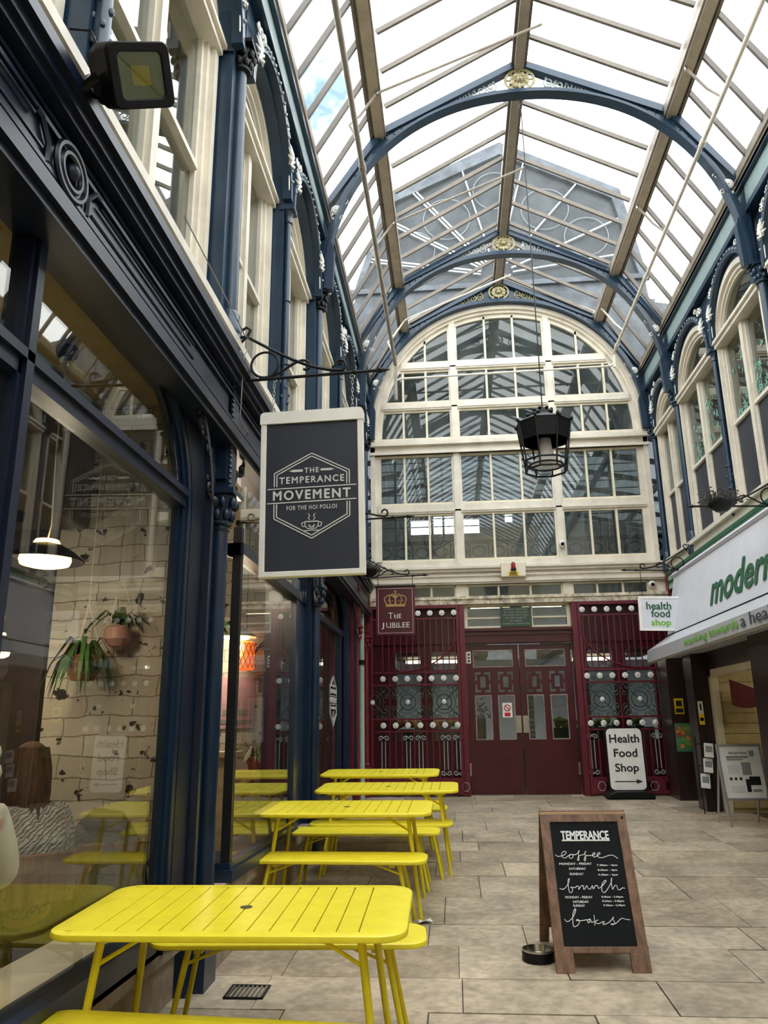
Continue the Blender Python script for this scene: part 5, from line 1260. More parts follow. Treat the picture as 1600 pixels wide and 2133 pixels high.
# ------------------------------------------------------------------ sprinkler pipes under the roof
for s, nm in ((-1, 'cream sprinkler pipe run under the roof on the floodlight side'), (1, 'cream sprinkler pipe run under the roof on the boarded-window side')):
    X = CX+s*2.02; t = thing('sprinkler_pipe', nm, 'pipe', (X, 4, 8.2))
    obj('main_pipe', MB().tube([(X, -6, 8.22), (X, 13.42, 8.22)], .034 if s < 0 else .026, 12).tube([(X, 13.42, 8.25), (X, 13.42, 7.5 if s < 0 else 7.95)], .034 if s < 0 else .024, 12), taupe if s < 0 else cream, t)
    mb = MB()
    for y in (1.5, 4.6, 8.0, 10.9, 13.1): mb.tube([(X-.045, y, 8.22), (X+.045, y, 8.22)], .045, 10) if False else mb.lathe([(.04, -.05), (.048, -.045), (.048, .045), (.04, .05)], (0, 0, 0), 12) if False else mb.tube([(X, y-.05, 8.22), (X, y+.05, 8.22)], .045 if s < 0 else .036, 12)
    obj('couplings', mb, taupe if s < 0 else cream, t)
    for y in (7.6, 10.1, 13.0):
        a = CX+s*1.8
        obj('branch_pipe', MB().tube([(X, y, 8.24), (X+s*.1, y-.05, 8.45), (X-s*.02, y, 8.62), (a, y, 8.92)] + ([(CX+.2, y, 9.74)] if s < 0 else []), .017, 8), taupe if y < 10.5 else cream, t)
        obj('sprinkler_head', MB().cyl((a, y, 8.9), (a, y, 8.99), .022, .014, 8).ball((a-s*.02, y, 9.02), .016, 5), steel, t)
cp = thing('cross_pipe', 'thin cream pipe crossing in front of the arched end window', 'pipe', (CX, 13.4, 7.95))
obj('pipe', MB().tube([(CX-2.02, 13.42, 7.9), (CX-1.9, 13.42, 7.93), (CX+1.95, 13.42, 7.98), (CX+2.02, 13.42, 8.02)], .02, 10), cream, cp)

# ------------------------------------------------------------------ small fittings on the end screen
bx = thing('alarm_beacon', 'cream alarm box with red beacon and yellow label above the doors', 'alarm', (1.1, D-.2, 4.12))
obj('box', MB(TF).box(.88, 1.31, -.24, -.1, 4.115, 4.375), creamd, bx, smooth=False, bev=.012)
obj('beacon', MB(TF).lathe([(.04, 0), (.042, .02), (.036, .025), (.036, .09), (.02, .12), (0, .125)], (1.095, -.27, 4.245), 14), mat('red_beacon', '8c1720', .2, var=.05), bx)
obj('beacon_base', MB(TF).cyl((1.095, -.27, 4.22), (1.095, -.27, 4.25), .05, .045), black, bx)
obj('warning_label', MB(TF).box(1.005, 1.18, -.246, -.238, 4.125, 4.205), yellowv, bx, smooth=False)
obj('label_print', MB(TF).box(1.02, 1.165, -.249, -.245, 4.135, 4.15).box(1.03, 1.155, -.249, -.245, 4.16, 4.185), mat('label_brown', '7a5a14', .5, var=0), bx, smooth=False)
pq = thing('notice_board', 'dark green enamel notice board fixed over the maroon doors', 'notice', (1.1, D, 3.4))
obj('board', MB(TF).box(.84, 1.37, -.1, -.06, 3.265, 3.60), mat('notice_green', '2c4338', .4, var=.1), pq, smooth=False)
for k, s in enumerate(('STREET TRADING', 'IN THIS ARCADE', 'OUTSIDE THE STALLS', 'IN THE MARKET', 'BY ORDER', 'MARKETS COMMITTEE')):
    text('lettering', s, TF @ T3(1.105, -.101, 3.565-.05*k), (.40, .40, .44, .36, .2, .46)[k], .026, mat('faded_cream_enamel', '9c9f8c', .5, var=0) if k == 0 else MATS['faded_cream_enamel'], pq, .0, .002)
for nm, x, z, y in (('white dome camera on the mullion of the end window', 1.985, 4.70, -.06), ('small camera on the cream post beside the pale shop sign bracket', 3.46, 3.94, -.05)):
    t = thing('security_camera', nm, 'camera', (x, D+y, z))
    obj('housing', MB(TF).lathe([(.0, 0), (.06, 0), (.06, .05), (.05, .075), (.0, .08)], (0, 0, 0), 16) if False else MB(TF @ T3(x, y, z) @ RX(PI/2)).lathe([(.055, 0), (.06, .02), (.06, .06), (.045, .085), (0, .09)], n=16), white, t)
    obj('lens', MB(TF @ T3(x, y-.075, z-.01)).ball((0, 0, 0), .036, 8), black, t)
pn = thing('entry_notice', 'red and white prohibition notice on the inner pane of the left door', 'notice', (.88, D, 1.77))
obj('sheet', MB(TF).box(.80, .96, .0, .006, 1.77-.02, 1.99), white, pn, smooth=False)
obj('red_disc', MB(TF).tube(xz(arc(.88, 1.91, .05, .05, 0, 2*PI, 16)[:-1], -.002), .008, 5, True).tube(xz([(.845, 1.945), (.915, 1.875)], -.002), .007, 5), redv, pn)
obj('red_text_panel', MB(TF).box(.83, .93, -.003, .0, 1.77, 1.83), redv, pn, smooth=False)
pl = thing('door_plate', 'narrow white lettered plate on the maroon door frame', 'plate', (.27, D, 2.7))
obj('plate', MB(TF).box(.235, .30, .0, .012, 2.66, 2.86), white, pl, smooth=False)
obj('print', MB(TF).box(.25, .285, -.003, .0, 2.68, 2.72).box(.25, .285, -.003, 0, 2.74, 2.77).box(.25, .285, -.003, 0, 2.79, 2.83), inkb, pl, smooth=False)
# drain pipe and dried plants
dpz = flr(12.8)
t = thing('drainpipe', 'pale green drainpipe between the two oxblood column feet', 'pipe', (-1.5, 12.85, dpz))
obj('pipe', MB().cyl((-1.5, 12.85, dpz), (-1.5, 12.85, 4.0), .045, .045, 14), greenp, t)
obj('collar', MB().cyl((-1.5, 12.85, 2.6), (-1.5, 12.85, 2.68), .055, .055, 14), blackm, t)
def dry_basket(x, y, z, label, zhang, sx=1.):
    t = thing('hanging_basket', label, 'plant', (x, y, z)); rr = random.Random(int(x*100))
    obj('bowl', MB().lathe([(.0, -.10), (.06, -.095), (.12, -.045), (.14, .0), (.125, .0), (.08, -.045), (0, -.06)], (x, y, z), 18), blackm, t)
    mb = MB()
    for k in range(150):
        a = rr.uniform(0, 2*PI); r_ = rr.uniform(.02, .13); l = rr.uniform(.08, .22); o = rr.uniform(.2, 1.)
        p0 = (x+r_*math.cos(a), y+r_*math.sin(a), z-.02); p1 = (x+(r_+l*o*.4)*math.cos(a), y+(r_+l*o*.4)*math.sin(a), z+l*.5); p2 = (x+(r_+l*o)*math.cos(a+.3), y+(r_+l*o)*math.sin(a+.3), z+l*(.6 if o < .6 else .05))
        mb.tube([p0, p1, p2], [.004, .003, .001], 4)
        if k % 2: mb.ball(p2, .012, 4, (1.4, 1, .6))
    obj('dried_foliage', mb, dry, t, kind='stuff')
    m3 = MB()
    for k in range(3): a = 2*PI*k/3; m3.tube([(x+.135*math.cos(a), y+.135*math.sin(a), z), (x, y, zhang)], .003, 4)
    obj('wires', m3, blackm, t)
    return t
dry_basket(2.95, 8.4, 3.92, 'dark wire basket of dried stems on the bracket over the white fascia', 4.1)
dry_basket(-1.22, 11.5, 3.9, 'dark basket of dried foliage behind the crowned maroon sign', 4.2)
# thin cables tied round the first column
t = thing('loose_cable', 'thin pale cable looped round the column with the hexagon-logo sign', 'cable', (-1.45, 4.8, 4))
obj('cable', MB().tube(smoothpts([(0, 0)], 1) and [(-1.40, 3.6, 4.36), (-1.38, 4.4, 4.30), (-1.36, 4.76, 4.24), (-1.34, 4.86, 4.25), (-1.36, 4.74, 4.05), (-1.36, 4.74, 3.8), (-1.37, 4.76, 3.62), (-1.33, 4.83, 3.55), (-1.36, 4.9, 3.55)], .004, 5), mat('grey_cable', '8d9088', .6), t)
# ------------------------------------------------------------------ inside the cafe
sm('wall_cafe', MB().box(-2.66, -1.72, 4.98, 5.08, 0, 3.86), wbrick, smooth=False)
sm('wall_cafe_2', MB().box(-2.62, -1.70, 8.5, 8.6, 0, 3.86).box(-4.6, -2.62, 8.55, 8.62, 0, 3.86), wbrick, smooth=False)
sm('wall_cafe_3', MB().box(-6.2, -1.70, 12.0, 12.1, 0, 3.86), greyp, smooth=False)
sm('trim_40', MB().box(-6.1, -2.45, -2, 4.95, 2.95, 3.8), mat('grey_brown_bulkhead', '6e6257', .7), smooth=False)
sm('trim_41', MB().box(-6.2, -2.7, 5.0, 5.1, 0, 3.0), darkp, smooth=False)
sm('trim_42', MB().box(-6.2, -1.8, -2, 13.4, -.1, .12), mat('cafe_floorboards', '4a3c30', .6, var=.3, stretch=(1, 8, 1)), smooth=False)
def pendant(x, y, z, r, zc, shade, label, lit=9):
    t = thing('pendant_lamp', label, 'lamp', (x, y, zc))
    obj('shade', MB().lathe([(.0, .10), (.03, .10), (.04, .095), (r*.42, .085), (r*.75, .045), (r, .0), (r*.985, -.006), (r*.72, .035), (r*.40, .07), (.03, .085), (0, .085)], (x, y, z), 36), shade, t)
    obj('diffuser', MB().lathe([(.0, -.035), (r*.4, -.034), (r*.62, -.022), (r*.66, -.0), (r*.64, .03), (0, .03)], (x, y, z), 30), warm, t)
    obj('top_cap', MB().lathe([(.0, .118), (r*.3, .114), (r*.34, .1), (.0, .1)], (x, y, z), 24), warm if shade is black else shade, t)
    obj('flex', MB().tube([(x, y, z+.11), (x+.015, y, z+.2), (x-.01, y+.01, z+(zc-z)*.5), (x, y, zc)], .004, 5), white, t)
    obj('ceiling_rose', MB().lathe([(.06, -.05), (.065, 0), (0, 0)], (x, y, zc), 16), black, t)
    l = bpy.data.lights.new('pendant_bulb', 'POINT'); l.energy = lit; l.color = (1, .86, .68); l.shadow_soft_size = .08
    lo = bpy.data.objects.new('pendant_bulb', l); COL.objects.link(lo); lo.location = (x, y, z-.1); lo.parent = t; lo.matrix_parent_inverse = wmat(t).inverted()
    return t
pendant(-2.21, 4.0, 2.52, .205, 2.95+.8 if False else 3.8, black, 'black saucer pendant lamp glowing in the cafe window')
pendant(-2.72, 4.5, 2.08, .1, 2.95, black, 'smaller black saucer pendant lamp further inside the cafe', 4)
pendant(-3.2, 2.2, 2.5, .2, 2.95, black, 'unseen black saucer pendant lamp added deep in the cafe beyond the frame edge', 30)  # unseen lamp added for ambient light inside the cafe
pendant(-2.25, 8.05, 2.55, .2, 3.8, white, 'white saucer pendant lamp in the second shop window', 45)
pendant(-2.1, 5.25, 3.2, .14, 3.8, white, 'added unseen white saucer pendant lamp high behind the corner post of the second shop', 60)  # lamp added out of sight to light the counter front
# hanging plants
def leaves(mb, c, n, l0, l1, rr, down=.5, w_=.012):
    for k in range(n):
        a = rr.uniform(0, 2*PI); l = rr.uniform(l0, l1); u = rr.uniform(.2, 1)
        p = [Vector(c), Vector(c)+Vector((math.cos(a)*l*.35, math.sin(a)*l*.35, l*.45*u)), Vector(c)+Vector((math.cos(a)*l*.75, math.sin(a)*l*.75, l*.1-down*l*.3)), Vector(c)+Vector((math.cos(a)*l, math.sin(a)*l, -down*l))]
        sd = Vector((-math.sin(a), math.cos(a), 0))*w_; vs = []
        for i, q in enumerate(p): k_ = (1, 1.2, .9, .1)[i]; vs += [q-sd*k_, q+sd*k_]
        mb.add(vs, [(0, 1, 3, 2), (2, 3, 5, 4), (4, 5, 7, 6)])
def hanging_pot(x, y, z, potm, label, zc, prof, trailing=.6, n=60, name='hanging_planter', lm=None):
    t = thing(name, label, 'plant', (x, y, z)); rr = random.Random(int(abs(x)*1000))
    obj('pot', MB().lathe(prof, (x, y, z), 22), potm, t)
    mb = MB(); leaves(mb, (x, y, z+prof[-2][1] if False else z+.09), n, .1, .3, rr, trailing)
    obj('leaves', mb, lm or leaf, t, smooth=False, kind='stuff')
    m3 = MB()
    for k in range(3): a = 2*PI*k/3+.4; m3.tube([(x+.1*math.cos(a), y+.1*math.sin(a), z+.09), (x, y, z+.42), (x, y, zc)], .004, 4)
    obj('cords', m3, papers, t); return t
hanging_pot(-2.30, 4.75, 1.98, basket, 'spider plant in a wicker basket hanging against the white brick', 3.8, [(.0, -.06), (.07, -.06), (.10, .0), (.115, .09), (.1, .09), (.0, .07)], .9)
hanging_pot(-2.14, 4.85, 2.19, pinkp, 'pink glazed hanging pot beside the wicker planter', 3.8, [(.0, -.06), (.05, -.055), (.085, -.01), (.08, .06), (.065, .075), (0, .06)], .3, 16)
# people at the cafe table, seen through the glass
def skinned(name, verts, edges, m, parent, sub=2, root=0):
    me = bpy.data.meshes.new(name); me.from_pydata([v[:3] for v in verts], edges, []); me.materials.append(m)
    b = bmesh.new(); b.from_mesh(me); ly = b.verts.layers.skin.verify(); b.verts.ensure_lookup_table()
    for i, v in enumerate(b.verts): v[ly].radius = (verts[i][3], verts[i][3] if len(verts[i]) < 5 else verts[i][4]); v[ly].use_root = (i == root)
    b.to_mesh(me); b.free()
    o = bpy.data.objects.new(name, me); COL.objects.link(o)
    s = o.modifiers.new('skin', 'SKIN'); s.use_smooth_shade = True
    u = o.modifiers.new('sub', 'SUBSURF'); u.levels = sub; u.render_levels = sub
    o.parent = parent; o.matrix_parent_inverse = wmat(parent).inverted(); return o
def person(label, loc, rz, top, hairm, hood=False):
    t = thing('person', label, 'person', (0, 0, 0))
    V = [(0, 0, .52, .13), (-.03, 0, .72, .12), (-.03, 0, .95, .13), (-.01, 0, 1.10, .06), (.02, 0, 1.17, .05), (.05, 0, 1.24, .075, .085), (.05, 0, 1.34, .08, .085)]
    E_ = [(0, 1), (1, 2), (2, 3), (3, 4), (4, 5), (5, 6)]
    for s in (-1, 1):
        b = len(V); V += [(-.01, s*.16, 1.05, .058), (.03, s*.22, .80, .045), (.26, s*.15, .76, .034), (.33, s*.13, .765, .03, .016)]
        E_ += [(2, b), (b, b+1), (b+1, b+2), (b+2, b+3)]
        for k, (dy, l) in enumerate(((-.027, .07), (-.009, .08), (.009, .075), (.027, .06))):
            c = len(V); V += [(.37, s*.13+dy, .768, .0095), (.37+l*.5, s*.13+dy*1.15, .775, .0085), (.37+l*.85, s*.13+dy*1.2, .755, .0075)]; E_ += [(b+3, c), (c, c+1), (c+1, c+2)]
        c = len(V); V += [(.32, s*.13-s*.035, .772, .0105), (.355, s*.13-s*.055, .77, .009)]; E_ += [(b+3, c), (c, c+1)]
        h = len(V); V += [(.03, s*.09, .50, .085), (.42, s*.11, .52, .065), (.44, s*.11, .10, .042), (.55, s*.12, .05, .04)]; E_ += [(0, h), (h, h+1), (h+1, h+2), (h+2, h+3)]
    body = skinned('body', V, E_, skin, t)
    C = [(0, 0, .56, .165), (-.035, 0, .74, .15), (-.035, 0, .95, .165), (-.01, 0, 1.10, .085)]; F = [(0, 1), (1, 2), (2, 3)]
    for s in (-1, 1):
        b = len(C); C += [(-.01, s*.17, 1.045, .085), (.03, s*.235, .80, .07), (.24, s*.155, .765, .05)]; F += [(2, b), (b, b+1), (b+1, b+2)]
    skinned('jumper' if not hood else 'puffer_jacket', C, F, top, t)
    G = [(0, 0, .50, .15)]; H_ = []
    for s in (-1, 1):
        b = len(G); G += [(.04, s*.095, .50, .10), (.43, s*.115, .53, .08), (.45, s*.115, .14, .055)]; H_ += [(0, b), (b, b+1), (b+1, b+2)]
    skinned('trousers', G, H_, coatm, t)
    if hood:
        mb = MB()
        for k in range(4): mb.ball((.0+.0*k, 0, 1.16+.085*k), (.15, .165, .155, .12)[k], 10, (1, 1.05, .55))
        obj('quilted_hood', mb, top, t)
    else:
        mb = MB(); mb.ball((.03, 0, 1.32), .1, 14, (1.02, .96, 1.08))
        for k in range(26):
            a = PI*.5+PI*k/25; x, y = .03+.088*math.cos(a), .088*math.sin(a); j = .02*math.sin(k*2.3)
            mb.tube([(x*.8, y*.8, 1.395), (x*1.02, y*1.02, 1.28), (x*1.1-.015, y*(1.0+j), 1.16), (x-.03+j, y*.95, 1.06+j)], [.016, .022, .02, .004], 6)
        obj('long_hair', mb, hairm, t)
    f = MB()   # face: brows, eyes, nose, mouth, ears
    f.ball((.135, 0, 1.275), .016, 6, (1, .9, 1.5)); 
    for s in (-1, 1): f.ball((.04, s*.09, 1.28), .022, 6, (.8, .5, 1.3))
    obj('nose_and_ears', f, skin, t)
    e = MB()
    for s in (-1, 1): e.ball((.118, s*.033, 1.30), .011, 6)
    e.tube([(.125, -.024, 1.232), (.131, 0, 1.229), (.125, .024, 1.232)], .005, 5)
    obj('eyes_and_mouth', e, mat('dark_features', '4a2a26', .5, var=0) if 'dark_features' not in MATS else MATS['dark_features'], t)
    place(t, T3(*loc) @ RZ(rz)); return t
person('person in a grey cable-knit jumper with long brown hair, seated inside the cafe window', (-2.24, 4.15, .14), 2.5, knit, hair)
person('person in a cream hooded puffer jacket at the cafe window edge', (-2.18, 3.42, .20), 2.2, puffer, hair, True)
def chair(x, y, rz, label):
    t = thing('cafe_chair', label, 'chair', (0, 0, 0)); z = .46
    obj('seat', MB().prism([(p[0], p[1]) for p in rrect(.40, .40, .06)], 0, .02) if False else MB(RX(PI/2)).prism(rrect(.4, .4, .06), -z, -z+.025), wood, t, bev=.004)
    for a in (-1, 1):
        for b in (-1, 1): obj('leg', MB().tube([(a*.16, b*.16, z-.02), (a*.19, b*.19, 0)], .014, 8), blackm, t)
    obj('backrest', MB().box(-.2, -.175, -.19, .19, .66, .9), wood, t, smooth=False, bev=.01)
    for b in (-1, 1): obj('back_post', MB().tube([(-.17, b*.16, z), (-.19, b*.16, .72)], .012, 8), blackm, t)
    place(t, T3(x, y, .13) @ RZ(rz)); return t
chair(-2.24, 4.15, 2.5, 'dark cafe chair under the person in the grey jumper')
chair(-2.18, 3.42, 2.2, 'dark cafe chair under the person in the puffer jacket')
chair(-1.98, 4.6, 2.0, 'dark cafe chair with a charcoal coat over its back, by the brick wall')
# coat thrown over the chair back: layered folds hanging to both sides
ct = thing('draped_coat', 'charcoal coat heaped over a chair back inside the cafe by the brick wall', 'coat', (-1.95, 4.5, 1.0))
rr = random.Random(9); V, F = [], []
nu, nv = 36, 18
for i in range(nu):
    for j in range(nv):
        a = 2*PI*i/nu; t_ = j/(nv-1)
        r_ = .10+.17*t_**.7+.022*math.sin(a*5+t_*4)*(.4+t_)+.012*math.sin(a*11+t_*9)
        zz = 1.10-.46*t_**1.25+.012*math.sin(a*7+t_*11)
        V.append((-1.98+r_*1.12*math.cos(a), 4.52+r_*.62*math.sin(a), zz))
for i in range(nu):
    for j in range(nv-1): F.append((i*nv+j, ((i+1) % nu)*nv+j, ((i+1) % nu)*nv+j+1, i*nv+j+1))
F.append(tuple(i*nv for i in range(nu)))
obj('coat_body', MB().add(V, F), coatm, ct)
obj('sleeve', MB().tube([(-2.05, 4.42, 1.09), (-2.14, 4.34, .98), (-2.18, 4.32, .82), (-2.2, 4.33, .68)], [.05, .062, .055, .05], 10), coatm, ct)
obj('hood_fold', MB().tube([(-2.1, 4.5, 1.1), (-2.0, 4.44, 1.15), (-1.88, 4.46, 1.13), (-1.84, 4.54, 1.05)], [.035, .06, .06, .03], 10), coatm, ct)
tb = thing('cafe_table', 'small round dark cafe table between the two seated people', 'table', (-2.5, 3.8, .13))
obj('top', MB().lathe([(0, 0), (.3, 0), (.3, .03), (0, .03)], (-2.55, 3.78, .82), 28), wood, tb); obj('pedestal', MB().cyl((-2.55, 3.78, .13), (-2.55, 3.78, .82), .03, .03).lathe([(.2, 0), (.19, .02), (.03, .04)], (-2.55, 3.78, .12)), blackm, tb)
# second shop: counter, posters, plants, orange lantern, shelves
ctn = thing('shop_counter', 'pale plywood counter inside the second shop window', 'counter', (-1.9, 5.7, .2))
obj('front_panel', MB().box(-2.2, -1.62, 5.72, 5.8, .2, 1.42), woodp, ctn, smooth=False)
obj('top', MB().box(-2.4, -1.58, 5.7, 6.0, 1.42, 1.46), woodp, ctn, smooth=False)
wb = thing('window_shelf', 'pale timber shelf with plant pots against the brick in the second shop', 'shelf', (-2, 8, 1.2))
obj('board', MB().box(-2.6, -1.72, 7.7, 8.3, 1.14, 1.22), woodp, wb, smooth=False); obj('support', MB().box(-1.85, -1.78, 7.75, 8.2, .2, 1.14).box(-2.5, -2.43, 7.75, 8.2, .2, 1.14), woodp, wb, smooth=False)
for i, (x, m, lb) in enumerate(((-2.0, terracotta, 'orange pot with thin leaves on the shop window shelf'), (-2.35, mat('magenta_pot', '9a3550', .5), 'magenta pot on the shop window shelf'))):
    t = thing('potted_plant', lb, 'plant', (x, 8.0, 1.22)); obj('pot', MB().lathe([(0, 0), (.07, 0), (.1, .12), (.085, .12), (0, .1)], (x, 8.0, 1.22), 18), m, t)
    mb = MB(); leaves(mb, (x, 8., 1.33), 30, .15, .38, random.Random(i), .1); obj('leaves', mb, leaf, t, smooth=False, kind='stuff')
ol = thing('paper_lantern', 'glowing orange lantern hanging in the second shop window', 'lamp', (-2.2, 8.15, 2.3))
obj('shade', MB().lathe([(.07, -.15), (.10, -.13), (.10, .13), (.07, .15)], (-2.18, 8.15, 2.36), 12), orange, ol, smooth=False); obj('cord', MB().tube([(-2.18, 8.15, 2.5), (-2.18, 8.15, 3.8)], .004, 4), black, ol)
mb = MB()
for k in range(12): a = 2*PI*k/12; mb.tube([(-2.18+.102*math.cos(a+b_*.5), 8.15+.102*math.sin(a+b_*.5), 2.23+.13*b_) for b_ in range(3)], .004, 4); mb.tube([(-2.18+.102*math.cos(a-b_*.5), 8.15+.102*math.sin(a-b_*.5), 2.23+.13*b_) for b_ in range(3)], .004, 4)
obj('lattice', mb, blackm, ol)
hanging_pot(-1.85, 5.75, 2.28, mat('hot_pink_pot', 'b0265c', .5), 'bushy plant in a hot pink pot hanging behind the corner post', 3.8, [(0, -.08), (.05, -.08), (.08, .04), (.07, .06), (0, .05)], .2, 60)
hanging_pot(-1.95, 8.2, 2.36, mat('mustard_pot', 'b8862a', .5), 'dark leafed plant in a mustard pot by the orange lantern', 3.8, [(0, -.08), (.05, -.08), (.07, .04), (.06, .06), (0, .05)], .2, 50, 'hanging_planter', dry)
for i, (x0, x1, z0_, z1_, m, lb) in enumerate(((-1.98, -1.74, 2.22, 2.62, inkb, 'dark framed poster on the painted brick of the second shop'), (-2.55, -2.15, 1.62, 2.16, mat('pink_poster', 'c9a3ad', .6, var=.1), 'pink gig poster on the brick of the second shop'), (-2.12, -1.8, 1.5, 1.95, papers, 'white printed poster beside the pink one'), (-2.12, -1.76, 2.0, 2.18, mat('tan_poster', '8a7a68', .6, var=.4), 'brown picture strip above the white poster'))):
    t = thing('wall_poster', lb, 'poster', ((x0+x1)/2, 8.49, z0_)); obj('sheet', MB().box(x0, x1, 8.48, 8.495, z0_, z1_), m, t, smooth=False)
    obj('print', MB().box(x0+.03, x1-.03, 8.474, 8.481, z0_+.05, z0_+.09).box(x0+.05, x1-.08, 8.474, 8.481, z0_+.14, z0_+.2), greyp, t, smooth=False)

# ------------------------------------------------------------------ market hall behind the screen
sm('wall_hall_front', MB().prism([(-8, 0), (-1.75, 0), (-1.75, 8), (CX-1.95, 9.2), (CX, 10.1), (CX, 10.14), (-8, 8.3)], D+.2, D+.28).prism([(10.2, 0), (3.98, 0), (3.98, 8), (CX+1.95, 9.2), (CX, 10.1), (CX, 10.14), (10.2, 8.3)], D+.2, D+.28), dstone, smooth=False)
sm('wall_hall_lower', MB().box(-8, -7.8, D+.3, 30, 0, 4).box(10, 10.2, D+.3, 30, 0, 4).box(-8, 10.2, 29.8, 30, 0, 4), mat('hall_wall_shaded', '3c3b3a', .85, var=.2), smooth=False)  # shade under the gallery is put into this darker wall colour
sm('wall_hall', MB().box(-8, -7.8, D+.3, 30, 4, 9).box(10, 10.2, D+.3, 30, 4, 9).sheet(-8, 10.2, 4, 10.2, [(-1.5, -.7, 8.9, 9.5), (-.6, .3, 8.9, 9.75), (.4, 1.2, 8.9, 9.5), (2.2, 2.5, 9.3, 9.8)], 29.8, 30), mat('hall_wall', '96989a', .85, var=.2), smooth=False)
hl = struct('ceiling_hall', (1, 21, 9))
mb = MB()
for k in range(9): mb.bar((-8, D+1.6+1.7*k, 8.15), (1.1, D+1.6+1.7*k, 9.98), .1, .14).bar((10.2, D+1.6+1.7*k, 8.15), (1.1, D+1.6+1.7*k, 9.98), .1, .14)
for k in range(6): mb.bar((-8+1.82*k, D+.4, 8.1+.365*k), (-8+1.82*k, 30, 8.1+.365*k), .1, .2).bar((10.2-1.82*k, D+.4, 8.1+.365*k), (10.2-1.82*k, 30, 8.1+.365*k), .1, .2)
obj('roof_timbers', mb, mat('hall_timber', '5c6163', .7), hl, smooth=False)
obj('roof_pane', MB().add([(-8, D+.25, 8.3), (1.1, D+.25, 10.12), (1.1, 30, 10.12), (-8, 30, 8.3)], [(0, 1, 2, 3)]).add([(10.2, D+.25, 8.3), (1.1, D+.25, 10.12), (1.1, 30, 10.12), (10.2, 30, 8.3)], [(0, 1, 2, 3)]), g_hall, hl, smooth=False)
gl = thing('gallery_balustrade', 'dark lattice balustrade of the market gallery behind the lower arched window panes', 'balustrade', (CX, D+1.2, 4.2))
yb = D+1.2; mb = MB()
for k in range(19):
    x = -2.2+.37*k
    mb.bar((x, yb, 4.3), (x+.37, yb, 4.75), .05, .06).bar((x+.37, yb, 4.3), (x, yb, 4.75), .05, .06).tube([(x+.185+.13*math.cos(2*PI*i/12), yb, 4.9+.1*math.sin(2*PI*i/12)) for i in range(12)], .022, 5, True); mb.box(x-.02, x+.02, yb-.02, yb+.02, 4.2, 5.05)
obj('lattice', mb, mat('gallery_iron', '232529', .5), gl, smooth=False)
obj('handrail', MB().box(-2.2, 4.8, yb-.05, yb+.05, 5.05, 5.12).box(-2.2, 4.8, yb-.04, yb+.04, 4.6, 4.66).box(-2.2, 4.8, yb-.05, yb+.05, 4.2, 4.3), MATS['gallery_iron'], gl, smooth=False)
gr = thing('security_grille', 'dark horizontal bars across the middle panes of the arched window', 'grille', (CX, D+.6, 5.5))
for k in range(9):
    z = 5.25+.16*k; obj('bar', MB().cyl((-1.3, D+.55, z), (3.55, D+.55, z), .011, .011, 6), MATS['gallery_iron'], gr)
for x in (-1.0, -.1, 3.05): obj('upright', MB().box(x-.02, x+.02, D+.53, D+.57, 4.4, 6.6), MATS['gallery_iron'], gr, smooth=False)
sm('floor_hall', MB().box(-7.8, -2.4, D+.5, 29.7, 3.9, 4.15).box(-2.4, 5, D+1.15, D+2.4, 3.95, 4.2).box(5, 10, D+.5, 29.7, 3.9, 4.15), greyp, smooth=False)
for i, (x, y, z) in enumerate(((.75, D+1.6, 3.93), (1.75, D+1.6, 3.93))):
    t = thing('fluorescent_light', ('fluorescent tube behind the clerestory panes, towards the crowned sign', 'fluorescent tube behind the clerestory panes, towards the pale shop sign')[i], 'lamp', (x, y, z))
    obj('tube', MB().box(x-.38, x+.38, y-.04, y+.04, z-.09, z-.02), tubew, t, smooth=False); obj('housing', MB().box(x-.4, x+.4, y-.06, y+.06, z-.02, z+.01), white, t, smooth=False)
for i, (x, lb, m) in enumerate(((-.4, 'market stall glimpsed through the gate nearest the crowned sign', mat('stall_white', '6f6a60', .6)), (2.9, 'market stall with green front glimpsed through the gate by the arrow sign', mat('stall_green', '2f4a3c', .6)))):
    t = thing('market_stall', lb, 'stall', (x, D+3, .5)); z = flr(D+3)
    obj('counter', MB().box(x-1, x+1, D+2.6, D+3.4, z, z+.95), m, t, smooth=False)
    obj('awning', MB().prism([(x-1.1, 3.0), (x+1.1, 3.0), (x+1.1, 3.25), (x-1.1, 3.25)], D+2.4, D+3.6), MATS['stall_white'], t, smooth=False)
    mb = MB(); r2 = random.Random(i)
    for k in range(60): mb.ball((x+r2.uniform(-.9, .9), D+2.7+r2.random()*.5, z+.98+r2.random()*.12), r2.uniform(.04, .08), 5)
    obj('produce', mb, (mat('stall_orange', 'd07a3a', .6), mat('stall_mixed', 'a9b04a', .6, var=.5))[i], t, kind='stuff')
    obj('lamp', MB().box(x-.6, x+.6, D+2.9, D+2.98, 2.9, 2.96), tubew, t, smooth=False)
fw_ = thing('flower_display', 'bunch of pale lilac flowers behind the left door pane', 'flowers', (.5, D+1.2, 1.2))
mb = MB(); r2 = random.Random(4)
for k in range(70): mb.ball((.46+r2.gauss(0, .09), D+1.2+r2.gauss(0, .06), 1.85+r2.gauss(0, .1)), r2.uniform(.012, .028), 4)
obj('blooms', mb, mat('lilac_blooms', 'b9b4c9', .7, var=.3), fw_, kind='stuff'); obj('stand', MB().cyl((.46, D+1.2, flr(D+1.2)), (.46, D+1.2, 1.75), .07, .1), dgreen, fw_)
t = thing('shutter', 'green roller shutter standing behind the right door', 'shutter', (1.35, D+1.6, .5)); mb = MB()
for k in range(24): mb.box(1.12, 1.48, D+1.58, D+1.62, .55+.09*k, .63+.09*k)
obj('slats', mb, mat('shutter_green', '4b6862', .5), t, smooth=False)
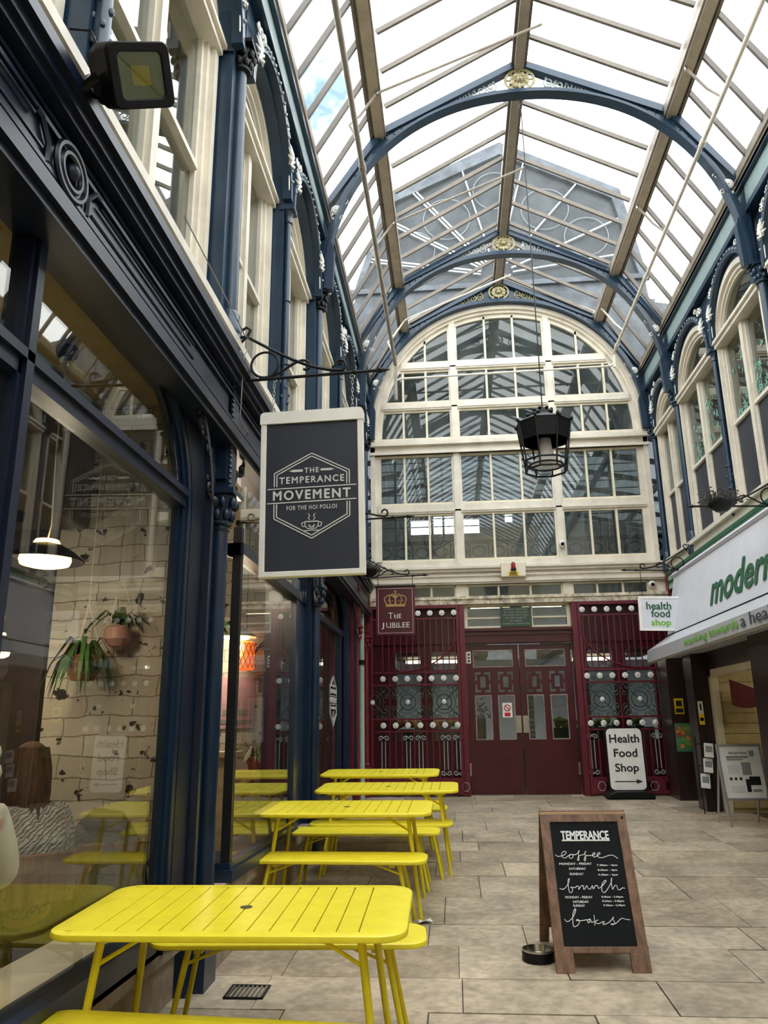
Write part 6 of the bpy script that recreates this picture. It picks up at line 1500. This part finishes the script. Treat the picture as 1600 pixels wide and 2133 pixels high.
# glazed octagon of the market seen over the end screen
dm = thing('market_dome', 'big grey glazed market roof with pale glazing bars rising beyond the end window', 'building', (1.4, 16, 9))
def at16(x, z, y=16.): return (x, y, z)
out = [(-2.3, 10.2), (-2.0, 11.6), (-1.16, 13.93), (1.53, 15.15), (4.2, 13.63), (4.62, 11.5), (4.75, 10.0)]
inn = [(-2.3, 10.2), (-1.9, 11.45), (4.5, 11.45), (4.75, 10.0)]
obj('stone_base', MB().prism([(-2.3, 9.0), (-2.2, 10.4), (-1.95, 11.35), (4.6, 11.35), (4.7, 10.3), (4.75, 9.0)], 16.0, 19.5), dstone, dm, smooth=False)
obj('glass_gable', MB().prism([(-1.97, 11.35), (-1.16, 13.93), (1.53, 15.15), (4.2, 13.63), (4.6, 11.35)], 16.05, 16.1), g_dome, dm, smooth=False)
obj('slate_edge', MB().strip([(-2.02, 11.35), (-1.2, 13.98), (1.53, 15.22), (4.25, 13.68), (4.66, 11.35)], [(-1.9, 11.35), (-1.02, 13.75), (1.53, 14.88), (4.05, 13.45), (4.5, 11.35)], 15.95, 19.5), dstone, dm, smooth=False)
fc = (1.3, 11.62)
paleb = mat('pale_bar_paint', 'e4e6e6', .5, var=.1)
for tx, tz in ((-1.7, 12.2), (-1.3, 13.3), (-.6, 14.05), (.6, 14.55), (2.1, 14.7), (3.3, 13.95), (4.15, 12.9), (4.4, 12.0)):
    for o_ in ((-.04, .04) if tx < 0 else (0,)):
        d = Vector((tx-fc[0], 0, tz-fc[1])); n = Vector((-d.z, 0, d.x)).normalized()*o_
        obj('glazing_bar', MB().bar(Vector((fc[0], 15.97, fc[1]))+d*.12+n, Vector((tx, 15.97, tz))+n, .028, .03, (0, -1, 0)), paleb, dm, smooth=False)
mb = MB()
for cx_, cz_, r_ in ((.2, 13.2, .55), (2.5, 13.3, .55), (-.6, 12.4, .5), (3.4, 12.5, .5), (1.35, 13.9, .5)):
    mb.tube([(cx_+r_*math.cos(2*PI*k/28), 16.0, cz_+r_*math.sin(2*PI*k/28)) for k in range(28)], .008, 5, True)
obj('tracery_rings', mb, mat('tracery_grey', '858b90', .6), dm)
obj('eaves_course', MB().box(-2.1, 4.7, 15.9, 16.05, 11.28, 11.4).box(-2.2, 4.75, 15.92, 16.05, 10.65, 10.75), dstone, dm, smooth=False)
obj('rear_gable', MB().prism([(-1.97, 11.35), (-1.16, 13.93), (1.53, 15.15), (4.2, 13.63), (4.6, 11.35)], 19.4, 19.5), mat('dome_back', '8a9096', .8, var=.3), dm, smooth=False)
